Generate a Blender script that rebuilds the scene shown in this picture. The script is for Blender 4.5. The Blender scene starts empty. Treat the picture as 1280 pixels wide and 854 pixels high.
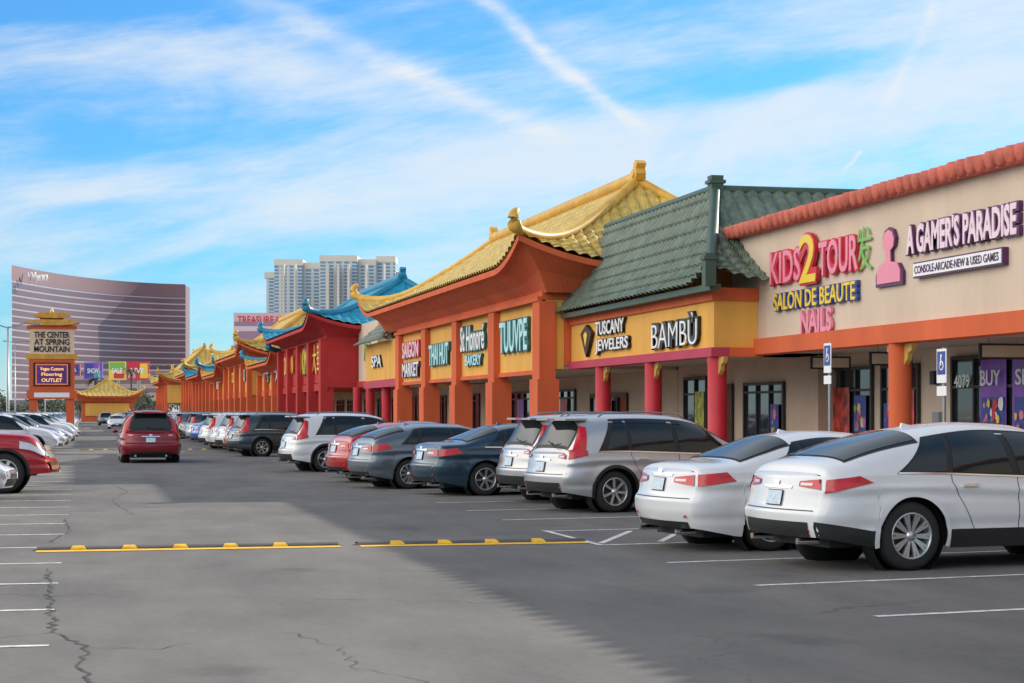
import bpy, math, random
from mathutils import Vector, Matrix
random.seed(7)
R=math.radians
scene=bpy.context.scene
# ------------------------------------------------------------------ materials
_m={}
def nt(name):
    m=bpy.data.materials.new(name); m.use_nodes=True
    t=m.node_tree; b=t.nodes['Principled BSDF']; return m,t,b
def pmat(name,col,rough=.6,var=.12,scale=2.5,metal=0,coat=0,bump=0,bscale=40,emis=0,spec=.5,streak=0):
    if name in _m: return _m[name]
    m,t,b=nt(name); _m[name]=m
    N=t.nodes; Lk=t.links
    tc=N.new('ShaderNodeTexCoord')
    n=N.new('ShaderNodeTexNoise'); n.inputs['Scale'].default_value=scale; n.inputs['Detail'].default_value=4
    n.inputs['Roughness'].default_value=.6
    if streak:
        mp=N.new('ShaderNodeMapping'); mp.inputs['Scale'].default_value=(1,1,1-streak)
        Lk.new(tc.outputs['Object'],mp.inputs[0]); Lk.new(mp.outputs[0],n.inputs['Vector'])
    else: Lk.new(tc.outputs['Object'],n.inputs['Vector'])
    r=N.new('ShaderNodeValToRGB')
    r.color_ramp.elements[0].position=.3; r.color_ramp.elements[1].position=.7
    a=[max(0,c*(1-var)) for c in col]; c2=[min(1,c*(1+var*.6)) for c in col]
    r.color_ramp.elements[0].color=(*a,1); r.color_ramp.elements[1].color=(*c2,1)
    Lk.new(n.outputs[0],r.inputs[0]); Lk.new(r.outputs[0],b.inputs['Base Color'])
    b.inputs['Roughness'].default_value=rough; b.inputs['Metallic'].default_value=metal
    b.inputs['Coat Weight'].default_value=coat; b.inputs['Coat Roughness'].default_value=.04
    b.inputs['Specular IOR Level'].default_value=spec
    if emis:
        Lk.new(r.outputs[0],b.inputs['Emission Color']); b.inputs['Emission Strength'].default_value=emis
        m.cycles.emission_sampling='NONE'
    if bump:
        n2=N.new('ShaderNodeTexNoise'); n2.inputs['Scale'].default_value=bscale; n2.inputs['Detail'].default_value=3
        Lk.new(tc.outputs['Object'],n2.inputs['Vector'])
        bp=N.new('ShaderNodeBump'); bp.inputs['Strength'].default_value=bump; bp.inputs['Distance'].default_value=.03
        Lk.new(n2.outputs[0],bp.inputs['Height']); Lk.new(bp.outputs[0],b.inputs['Normal'])
    return m
stucco_beige=pmat('stucco_beige',(.68,.54,.42),.9,.10,.8,bump=.3,bscale=25,streak=.8)
stucco_pink=pmat('stucco_pinkbeige',(.60,.45,.34),.9,.12,.8,bump=.3,bscale=25)
orange=pmat('stucco_orange',(.66,.125,.04),.85,.16,.9,bump=.25,bscale=25,streak=.7)
mustard=pmat('stucco_mustard',(.78,.41,.08),.85,.14,.9,bump=.25,bscale=25,streak=.7)
redwall=pmat('stucco_red',(.48,.03,.028),.85,.14,.9,bump=.2,bscale=25)
redcol=pmat('column_red',(.55,.02,.035),.55,.14,1.5)
pinkbeam=pmat('beam_magenta',(.48,.04,.09),.7,.12,1)
tile_y=pmat('tile_yellow',(.66,.46,.11),.5,.34,2.2)
tile_g=pmat('tile_green',(.12,.165,.12),.45,.38,2.2)
tile_b=pmat('tile_turquoise',(.02,.32,.48),.45,.25,3)
tile_o=pmat('tile_ochre',(.68,.35,.05),.5,.28,3)
tile_r=pmat('tile_terracotta',(.60,.14,.09),.7,.35,3)
ridge_y=pmat('ridge_yellow',(.72,.41,.06),.5,.22,2)
ridge_g=pmat('ridge_green',(.045,.09,.065),.5,.2,2)
ridge_b=pmat('ridge_turquoise',(.02,.25,.40),.45,.2,2)
gold=pmat('gold_paint',(.65,.42,.10),.4,.15,4,metal=.3)
concrete=pmat('concrete',(.42,.40,.37),.9,.15,1.2,bump=.3)
kerbm=pmat('kerb_concrete',(.40,.38,.35),.9,.2,2,bump=.3)
white_p=pmat('paint_white_line',(.66,.66,.64),.8,.45,9)
yellow_p=pmat('paint_yellow_line',(.84,.47,.02),.8,.25,7)
bump_m=pmat('bump_rubber',(.08,.076,.072),.85,.3,4)
crack_m=pmat('crack_filler',(.055,.052,.05),.9,.3,9)
frame_dk=pmat('frame_dark',(.03,.028,.025),.4,.1,3)
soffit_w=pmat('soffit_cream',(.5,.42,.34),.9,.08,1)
black=pmat('black_plastic',(.014,.014,.015),.55,.1,5)
rubber=pmat('tyre_rubber',(.022,.022,.022),.8,.2,8)
rim=pmat('rim_alloy',(.62,.63,.65),.3,.08,4,metal=.85)
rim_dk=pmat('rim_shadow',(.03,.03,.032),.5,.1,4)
glass=pmat('car_glass',(.010,.018,.020),.03,.1,1,spec=.5)
chrome=pmat('chrome',(.8,.8,.82),.12,.03,2,metal=1)
tail=pmat('tail_lamp_red',(.55,.008,.018),.15,.25,9,coat=.4)
tail_c=pmat('tail_lamp_clear',(.75,.6,.6),.15,.1,6,coat=1)
head=pmat('head_lamp',(.65,.68,.7),.1,.2,12,coat=1,metal=.3)
plate=pmat('licence_plate',(.60,.72,.80),.5,.25,18)
steel=pmat('galvanised_steel',(.35,.36,.37),.4,.1,4,metal=.7)
shopglass=pmat('shop_glass',(.035,.04,.045),.05,.6,1.3,coat=.4)
s_white=pmat('sign_white',(.88,.88,.88),.4,.03,2)
s_black=pmat('sign_black',(.015,.015,.015),.4,.1,2)
s_red=pmat('sign_red',(.62,.02,.05),.4,.06,2)
s_pink=pmat('sign_pink',(.86,.27,.38),.4,.06,2)
s_lpink=pmat('sign_palepink',(.88,.66,.74),.4,.06,2)
s_purple=pmat('sign_purple',(.09,.02,.10),.4,.1,2)
s_yel=pmat('sign_yellow',(.88,.62,.05),.4,.06,2)
s_green=pmat('sign_green',(.20,.48,.08),.4,.06,2)
s_teal=pmat('sign_teal',(.015,.13,.15),.4,.06,2)
s_aqua=pmat('sign_aqua',(.50,.88,.90),.4,.06,2)
s_blue=pmat('sign_blue',(.03,.06,.32),.4,.06,2)
CARP={}
def paint(c):
    if c not in CARP:
        d={'white':((.70,.71,.72),0,.25),'silver':((.50,.50,.51),.5,.3),'grey':((.15,.175,.20),.5,.3),'darkgrey':((.055,.08,.09),.4,.28),
        'navy':((.02,.055,.085),.3,.25),'red':((.42,.01,.013),.1,.22),'maroon':((.24,.008,.016),.2,.22),'blue':((.015,.10,.45),.2,.22),
        'black':((.012,.013,.015),.1,.2),'orange':((.6,.12,.02),.1,.25),'tan':((.35,.3,.22),.4,.3)}[c]
        CARP[c]=pmat('car_paint_'+c,d[0],d[2],.04,1.5,metal=d[1],coat=.8)
    return CARP[c]
# ------------------------------------------------------------------ mesh builder
class MB:
    def __init__(s): s.v=[]; s.f=[]; s.mi=[]; s.sm=[]; s.mats=[]
    def m(s,mat):
        if mat not in s.mats: s.mats.append(mat)
        return s.mats.index(mat)
    def face(s,idx,mat,smooth=False): s.f.append(tuple(idx)); s.mi.append(s.m(mat)); s.sm.append(smooth)
    def box(s,x0,x1,y0,y1,z0,z1,mat):
        b=len(s.v)
        s.v+=[(x0,y0,z0),(x1,y0,z0),(x1,y1,z0),(x0,y1,z0),(x0,y0,z1),(x1,y0,z1),(x1,y1,z1),(x0,y1,z1)]
        for q in ((0,3,2,1),(4,5,6,7),(0,1,5,4),(1,2,6,5),(2,3,7,6),(3,0,4,7)): s.face([b+i for i in q],mat)
    def quad(s,a,b,c,d,mat):
        k=len(s.v); s.v+=[tuple(a),tuple(b),tuple(c),tuple(d)]; s.face((k,k+1,k+2,k+3),mat)
    def poly(s,pts,mat):
        k=len(s.v); s.v+=[tuple(p) for p in pts]; s.face(range(k,k+len(pts)),mat)
    def prism(s,pts,d,mat):
        d=Vector(d); k=len(s.v); n=len(pts); s.v+=[tuple(p) for p in pts]+[tuple(Vector(p)+d) for p in pts]
        s.face(range(k,k+n),mat); s.face(range(k+2*n-1,k+n-1,-1),mat)
        for i in range(n): s.face((k+i,k+(i+1)%n,k+n+(i+1)%n,k+n+i),mat)
    def grid(s,P,mat,smooth=True,closed=False):
        n=len(P); m=len(P[0]); k=len(s.v)
        for r in P:
            for p in r: s.v.append(tuple(p))
        for i in range(n-1):
            for j in range(m-1+(1 if closed else 0)):
                j2=(j+1)%m
                s.face((k+i*m+j,k+i*m+j2,k+(i+1)*m+j2,k+(i+1)*m+j),mat,smooth)
    def tube(s,pts,rad,mat,n=8,caps=True):
        pts=[Vector(p) for p in pts]
        if not hasattr(rad,'__len__'): rad=[rad]*len(pts)
        rows=[]
        for i,p in enumerate(pts):
            d=(pts[min(i+1,len(pts)-1)]-pts[max(i-1,0)])
            if d.length<1e-9: d=Vector((0,0,1))
            d.normalize()
            a=d.cross(Vector((0,0,1)));
            if a.length<.05: a=d.cross(Vector((1,0,0)))
            a.normalize(); b=d.cross(a)
            rows.append([p+(a*math.cos(2*math.pi*k/n)+b*math.sin(2*math.pi*k/n))*rad[i] for k in range(n)])
        k=len(s.v); s.grid(rows,mat,True,True)
        if caps:
            s.poly(rows[0][::-1],mat); s.poly(rows[-1],mat)
    def lathe(s,c,axis,prof,mat,n=24):
        ax=Vector(axis).normalized(); a=ax.cross(Vector((0,0,1)))
        if a.length<.05: a=Vector((1,0,0))
        a.normalize(); b=ax.cross(a); c=Vector(c)
        s.grid([[c+ax*h+(a*math.cos(2*math.pi*k/n)+b*math.sin(2*math.pi*k/n))*r for k in range(n)] for r,h in prof],mat,True,True)
    def obj(s,name,parent=None,origin=(0,0,0)):
        me=bpy.data.meshes.new(name)
        o=Vector(origin)
        me.from_pydata([(x-o.x,y-o.y,z-o.z) for x,y,z in s.v],[],s.f)
        for m in s.mats: me.materials.append(m)
        me.polygons.foreach_set('material_index',s.mi); me.polygons.foreach_set('use_smooth',s.sm)
        me.update()
        ob=bpy.data.objects.new(name,me); scene.collection.objects.link(ob)
        if parent: ob.parent=parent
        else: ob.location=o
        return ob
def empty(name,loc=(0,0,0),rz=0):
    e=bpy.data.objects.new(name,None); e.location=loc; e.rotation_euler=(0,0,rz); e.empty_display_size=.5
    scene.collection.objects.link(e); return e
def text(body,name,parent,origin,loc,w,h,mat,ext=.04,off=0,rot=(90,0,-90),tilt=0):
    """text fitted into w x h with its centre at loc"""
    c=bpy.data.curves.new(name,'FONT'); c.body=body; c.size=1; c.extrude=ext; c.align_x='CENTER'; c.align_y='CENTER'; c.offset=off
    c.resolution_u=3
    c.materials.append(mat)
    o=bpy.data.objects.new(name,c); scene.collection.objects.link(o)
    bpy.context.view_layer.update()
    d=o.dimensions
    bb=[Vector(b) for b in o.bound_box]; cx=(min(b.x for b in bb)+max(b.x for b in bb))/2; cy=(min(b.y for b in bb)+max(b.y for b in bb))/2
    sx=w/max(d.x,.01); sy=h/max(d.y,.01)
    Rm=Matrix.Rotation(R(rot[2]),4,'Z')@Matrix.Rotation(R(rot[0]),4,'X')@Matrix.Rotation(R(tilt),4,'Z')
    M=Matrix.Translation(Vector(loc)-Vector(origin))@Rm@Matrix.Diagonal((sx,sy,1,1))@Matrix.Translation((-cx,-cy,0))
    o.parent=parent; o.matrix_local=M
    return o
# ------------------------------------------------------------------ camera + light
YAW=R(13.09)
cam=bpy.data.cameras.new('camera'); co=bpy.data.objects.new('camera',cam); scene.collection.objects.link(co)
co.location=(0,0,1.7); co.rotation_euler=(R(90),0,-YAW)
cam.lens=64.69; cam.sensor_width=36; cam.shift_y=.0688; cam.clip_end=9000; scene.camera=co
sd=Vector((.83,.55,0)).normalized(); el=R(24)
sd=Vector((sd.x*math.cos(el),sd.y*math.cos(el),math.sin(el)))
sun=bpy.data.lights.new('sun','SUN'); sun.energy=5; sun.angle=R(.5); sun.color=(1,.92,.80)
so=bpy.data.objects.new('sun',sun); so.rotation_euler=(-sd).to_track_quat('-Z','Y').to_euler(); so.location=(60,40,50); scene.collection.objects.link(so)
scene.view_settings.view_transform='Standard'; scene.view_settings.look='None'; scene.view_settings.exposure=0
# world
w=bpy.data.worlds.new('World'); scene.world=w; w.use_nodes=True; T=w.node_tree; T.nodes.clear()
w.cycles.sampling_method='MANUAL'; w.cycles.sample_map_resolution=512
def N(t): return T.nodes.new(t)
def lk(a,b): T.links.new(a,b)
def M(op,a,b=None,c=None,clamp=False):
    n=N('ShaderNodeMath'); n.operation=op; n.use_clamp=clamp
    for i,x in enumerate((a,b,c)):
        if x is None: continue
        if isinstance(x,(int,float)): n.inputs[i].default_value=x
        else: lk(x,n.inputs[i])
    return n.outputs[0]
sky=N('ShaderNodeTexSky'); sky.sky_type='NISHITA'; sky.sun_disc=False; sky.sun_elevation=el; sky.sun_rotation=math.atan2(.83,.55)
sky.air_density=1; sky.dust_density=.3; sky.ozone_density=2.5
tc=N('ShaderNodeTexCoord'); sp=N('ShaderNodeSeparateXYZ'); lk(tc.outputs['Generated'],sp.inputs[0])
U=M('SUBTRACT',M('ARCTAN2',sp.outputs[0],sp.outputs[1]),YAW)
V=M('ARCSINE',sp.outputs[2])
def P2(px,py): return ((px-640)/2300,(515-py)/2300)
def noise(su,sv,ang,detail=6,seed=0,rough=.6,dist=0):
    ca,sa=math.cos(R(ang)),math.sin(R(ang))
    u=M('MULTIPLY',M('ADD',M('MULTIPLY',U,ca),M('MULTIPLY',V,sa)),su)
    v=M('MULTIPLY',M('SUBTRACT',M('MULTIPLY',V,ca),M('MULTIPLY',U,sa)),sv)
    c=N('ShaderNodeCombineXYZ'); lk(u,c.inputs[0]); lk(v,c.inputs[1]); c.inputs[2].default_value=seed
    n=N('ShaderNodeTexNoise'); n.inputs['Scale'].default_value=1; n.inputs['Detail'].default_value=detail; n.inputs['Roughness'].default_value=rough
    n.inputs['Distortion'].default_value=dist
    lk(c.outputs[0],n.inputs['Vector']); return n.outputs[0]
def smooth(x,a,b):
    n=N('ShaderNodeMapRange'); n.interpolation_type='SMOOTHSTEP'; n.inputs['From Min'].default_value=a; n.inputs['From Max'].default_value=b
    lk(x,n.inputs['Value']); return n.outputs[0]
def blob(px,py,ru,rv,ang):
    u0,v0=P2(px,py); ru/=2300; rv/=2300
    ca,sa=math.cos(R(ang)),math.sin(R(ang))
    du=M('SUBTRACT',U,u0); dv=M('SUBTRACT',V,v0)
    a=M('DIVIDE',M('ADD',M('MULTIPLY',du,ca),M('MULTIPLY',dv,sa)),ru)
    b=M('DIVIDE',M('SUBTRACT',M('MULTIPLY',dv,ca),M('MULTIPLY',du,sa)),rv)
    r=M('ADD',M('MULTIPLY',a,a),M('MULTIPLY',b,b))
    return M('POWER',2.718,M('MULTIPLY',r,-1))
n1=noise(5,22,12,5,1.3,.62,.6); n2=noise(14,70,8,6,5.1,.68,0); n3=noise(3,9,-20,2,9.0,.5,0)
wob=M('MULTIPLY',M('SUBTRACT',noise(26,26,0,4,3.3,.65),.5),.016)
d=M('ADD',M('MULTIPLY',n1,.62),M('ADD',M('MULTIPLY',n2,.34),M('MULTIPLY',n3,.22)))
def addb(d,k,*a): return M('ADD',d,M('MULTIPLY',blob(*a),k))
d=addb(d,.16,700,230,900,70,9)
d=addb(d,.17,1150,90,330,60,12)
d=addb(d,.12,300,100,300,40,-4)
d=addb(d,.12,100,240,250,25,-3)
d=addb(d,-.30,930,108,230,24,6)
d=addb(d,-.26,60,20,280,40,6)
d=addb(d,-.08,250,180,260,30,8)
d=addb(d,-.12,300,330,400,28,10)
d=addb(d,-.10,560,90,90,70,0)
d=addb(d,-.08,760,20,160,30,10)
cl=M('MULTIPLY',smooth(d,.44,.84),.84)
def trail(x0,y0,x1,y1,wd,k):
    u0,v0=P2(x0,y0);u1,v1=P2(x1,y1);L=math.hypot(u1-u0,v1-v0); tx,ty=(u1-u0)/L,(v1-v0)/L
    du=M('SUBTRACT',U,u0); dv=M('SUBTRACT',V,v0)
    al=M('DIVIDE',M('ADD',M('MULTIPLY',du,tx),M('MULTIPLY',dv,ty)),L)
    pe=M('ADD',M('SUBTRACT',M('MULTIPLY',dv,tx),M('MULTIPLY',du,ty)),wob)
    g=M('DIVIDE',pe,wd/2300); g=M('POWER',2.718,M('MULTIPLY',M('MULTIPLY',g,g),-1))
    e=M('MULTIPLY',smooth(al,-.6,.1),smooth(al,1.12,.85))
    br=M('ADD',.35,n2)
    return M('MULTIPLY',M('MULTIPLY',g,e),M('MULTIPLY',br,k))
for a in ((290,0,690,172,15,.45),(585,-5,795,158,9,.6),(1180,-20,1100,150,7,.2),(1058,215,1072,196,2.5,.5)):
    cl=M('ADD',cl,trail(*a))
# added fill light for facades: bright bank across the western sky, clear blue zenith
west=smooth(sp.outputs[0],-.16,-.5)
fill_band=M('MULTIPLY',smooth(V,.26,.45),smooth(V,1.15,.75))
cl=M('MULTIPLY',cl,M('SUBTRACT',1,M('MULTIPLY',smooth(V,.7,1.1),.6)))
cl=M('MAXIMUM',cl,M('MULTIPLY',fill_band,.75))
west_fill=M('MULTIPLY',M('MULTIPLY',smooth(V,.0,.2),smooth(V,1.15,.75)),west)
cl=M('MAXIMUM',cl,M('MULTIPLY',west_fill,.9))
cl=M('MINIMUM',cl,.97)
hz=smooth(V,.05,.0)
cl=M('MAXIMUM',cl,M('MULTIPLY',hz,.55))
tint=N('ShaderNodeMix'); tint.data_type='RGBA'; tint.blend_type='MULTIPLY'; tint.inputs[0].default_value=1
lk(sky.outputs[0],tint.inputs[6]); tint.inputs[7].default_value=(.38,.90,1.32,1)
vb=N('ShaderNodeMix'); vb.data_type='RGBA'; lk(west_fill,vb.inputs[0]); vb.inputs[6].default_value=(6.7,7.25,7.7,1); vb.inputs[7].default_value=(23,21.8,20.2,1)
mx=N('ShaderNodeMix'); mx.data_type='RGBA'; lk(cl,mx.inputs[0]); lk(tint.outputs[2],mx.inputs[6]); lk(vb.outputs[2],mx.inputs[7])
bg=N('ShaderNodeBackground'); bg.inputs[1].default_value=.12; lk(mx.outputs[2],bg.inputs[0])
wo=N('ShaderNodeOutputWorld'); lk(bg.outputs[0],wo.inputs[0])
# ------------------------------------------------------------------ ground
def asphalt():
    m,t,b=nt('asphalt'); Nn=t.nodes; L=t.links
    def nn(k): return Nn.new(k)
    tc=nn('ShaderNodeTexCoord')
    def noi(s,d,mp=None,r=.6):
        n=nn('ShaderNodeTexNoise'); n.inputs['Scale'].default_value=s; n.inputs['Detail'].default_value=d; n.inputs['Roughness'].default_value=r
        if mp:
            q=nn('ShaderNodeMapping'); q.inputs['Scale'].default_value=mp; L.new(tc.outputs['Object'],q.inputs[0]); L.new(q.outputs[0],n.inputs['Vector'])
        else: L.new(tc.outputs['Object'],n.inputs['Vector'])
        return n
    def mm(op,a,b_,cl=False):
        n=nn('ShaderNodeMath'); n.operation=op; n.use_clamp=cl
        for i,x in enumerate((a,b_)):
            if isinstance(x,(int,float)): n.inputs[i].default_value=x
            else: L.new(x,n.inputs[i])
        return n.outputs[0]
    big=noi(.12,4); mid=noi(.9,5,(1,.35,1)); fine=noi(90,2); grit=noi(12,4)
    v=mm('ADD',mm('MULTIPLY',big.outputs[0],.46),mm('ADD',mm('MULTIPLY',mid.outputs[0],.42),mm('ADD',mm('MULTIPLY',fine.outputs[0],.28),mm('MULTIPLY',grit.outputs[0],.18))))
    r=nn('ShaderNodeValToRGB'); r.color_ramp.elements[0].position=.48; r.color_ramp.elements[1].position=.86
    r.color_ramp.elements[0].color=(.088,.086,.086,1); r.color_ramp.elements[1].color=(.225,.213,.20,1); L.new(v,r.inputs[0])
    wn=noi(.9,4); wv=nn('ShaderNodeVectorMath'); wv.operation='MULTIPLY_ADD'
    L.new(wn.outputs[1],wv.inputs[0]); wv.inputs[1].default_value=(1.6,1.6,0); L.new(tc.outputs['Object'],wv.inputs[2])
    vo=nn('ShaderNodeTexVoronoi'); vo.feature='DISTANCE_TO_EDGE'; vo.inputs['Scale'].default_value=.16; L.new(wv.outputs[0],vo.inputs['Vector'])
    a=nn('ShaderNodeMapRange'); a.inputs['From Min'].default_value=.004; a.inputs['From Max'].default_value=0; L.new(vo.outputs[0],a.inputs['Value'])
    k=noi(.35,2); c=nn('ShaderNodeMapRange'); c.inputs['From Min'].default_value=.48; c.inputs['From Max'].default_value=.6; L.new(k.outputs[0],c.inputs['Value'])
    cr=mm('MULTIPLY',a.outputs[0],c.outputs[0])
    mix=nn('ShaderNodeMix'); mix.data_type='RGBA'; L.new(mm('MULTIPLY',cr,.55),mix.inputs[0]); L.new(r.outputs[0],mix.inputs[6]); mix.inputs[7].default_value=(.04,.04,.04,1)
    vs=nn('ShaderNodeTexVoronoi'); vs.inputs['Scale'].default_value=.45; L.new(wv.outputs[0],vs.inputs['Vector'])
    o=nn('ShaderNodeMapRange'); o.inputs['From Min'].default_value=.2; o.inputs['From Max'].default_value=.02; L.new(vs.outputs[0],o.inputs['Value'])
    mix2=nn('ShaderNodeMix'); mix2.data_type='RGBA'; L.new(mm('MULTIPLY',o.outputs[0],.5),mix2.inputs[0]); L.new(mix.outputs[2],mix2.inputs[6]); mix2.inputs[7].default_value=(.06,.06,.06,1)
    L.new(mix2.outputs[2],b.inputs['Base Color']); b.inputs['Roughness'].default_value=.9; b.inputs['Specular IOR Level'].default_value=.2
    bp=nn('ShaderNodeBump'); bp.inputs['Strength'].default_value=.4; bp.inputs['Distance'].default_value=.01
    L.new(mm('SUBTRACT',fine.outputs[0],cr),bp.inputs['Height']); L.new(bp.outputs[0],b.inputs['Normal'])
    return m
g=MB(); dirt=pmat('desert_ground',(.30,.25,.20),.95,.2,.05)
g.quad((-6000,-2000,-.004),(6000,-2000,-.004),(6000,8000,-.004),(-6000,8000,-.004),dirt); g.obj('ground')
a=MB(); a.quad((-45,-30,0),(12.6,-30,0),(12.6,330,0),(-45,330,0),asphalt()); a.obj('parking_lot_asphalt')
mk=MB()
def strip(x0,y0,x1,y1,wd,mat,z=.004):
    d=Vector((x1-x0,y1-y0,0)); n=Vector((-d.y,d.x,0)).normalized()*wd/2
    A=Vector((x0,y0,z)); B=Vector((x1,y1,z)); mk.quad(A-n,B-n,B+n,A+n,mat)
ta=math.tan(R(9))
ys=[17.0+2.8*i for i in range(-6,60)]
for y in ys: strip(6.4,y,12.2,y+5.8*ta,.10,white_p)
for i in range(7):
    strip(6.5+i*.85,22.9+i*.14,7.6+i*.85,25.2+i*.14,.09,white_p)
strip(6.4,22.5,6.4,25.5,.09,white_p,.008)
for i in range(0,60):
    y=13.8+2.5*i-12.5; strip(-5.6,y,-.25,y,.10,white_p)
    strip(-11.6,y,-6.2,y,.10,white_p)
strip(-5.9,-5,-5.9,140,.1,white_p)
strip(3.1,80,3.1,86,.12,yellow_p)
mk.obj('parking_line_markings')
ck=MB()
def crackline(pts,wd,rng=.10):
    out=[]
    for i in range(len(pts)-1):
        A,B=Vector((*pts[i],0)),Vector((*pts[i+1],0)); n=max(2,int((B-A).length/.12))
        for k in range(n):
            p=A.lerp(B,k/n)+Vector((random.gauss(0,rng*.25),random.gauss(0,rng*.25),0)); out.append(p)
    out.append(Vector((*pts[-1],0)))
    rows=[]
    for i,p in enumerate(out):
        d=(out[min(i+1,len(out)-1)]-out[max(i-1,0)]); n=Vector((-d.y,d.x,0)).normalized()*wd*random.uniform(.25,1)
        rows.append([(p.x-n.x,p.y-n.y,.0055),(p.x+n.x,p.y+n.y,.0055)])
    ck.grid(rows,crack_m,False)
crackline([(-.38,20.5),(-.32,18.5),(-.28,16.3),(-.22,14.6),(.02,13.6),(-.05,12.6),(.08,11.5),(.0,9.5)],.014)
crackline([(-.22,14.6),(-.9,14.2),(-1.5,14.5)],.009); crackline([(.02,13.6),(.5,13.4),(.75,13.7)],.009)
crackline([(1.5,14.2),(1.8,13.2),(1.75,12.2),(2.1,11.4),(2.0,10)],.006)
crackline([(-.3,30),(-.2,27),(-.45,24.6)],.012)
crackline([(1,27),(2.2,26.2),(3.6,27),(5,26.4)],.006)
crackline([(.3,19.2),(1.6,18.8),(3.4,19.4),(4.6,19.0)],.005)
crackline([(.6,45),(.9,40),(.5,36),(.8,31)],.009)
ck.obj('asphalt_cracks')
def speedbump(x0,x1,y,name='speed_bump'):
    e=empty(name,(0,y,0)); b=MB()
    n=max(2,int((x1-x0)/.3)); H_=.035
    rows=[[(x0+(x1-x0)*i/n,y+.15*math.cos(math.pi*k/8),.004+H_*math.sin(math.pi*k/8)) for k in range(9)] for i in range(n+1)]
    b.grid(rows,bump_m)
    b.quad((x0,y-.44,.006),(x1,y-.44,.006),(x1,y-.155,.006),(x0,y-.155,.006),yellow_p)
    xx=x0+.5
    while xx<x1-.4:
        pr=[[(xx+s*(1-.45*(8-k2)/5),y+.15*math.cos(math.pi*k2/8)*1.02,.008+(H_+.003)*math.sin(math.pi*k2/8)) for s in (-.10,.10)] for k2 in range(3,9)]
        b.grid(pr,yellow_p); xx+=.62
    b.obj('body',e,(0,y,0))
speedbump(-.57,3.15,23.4); speedbump(3.4,6.4,23.4); speedbump(-.2,6.0,84)
k=MB(); k.box(12.78,30,-20,210,-.05,.15,concrete); k.obj('sidewalk')
k=MB(); k.box(12.6,12.777,-20,210,-.05,.155,kerbm); k.obj('kerb')
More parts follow.
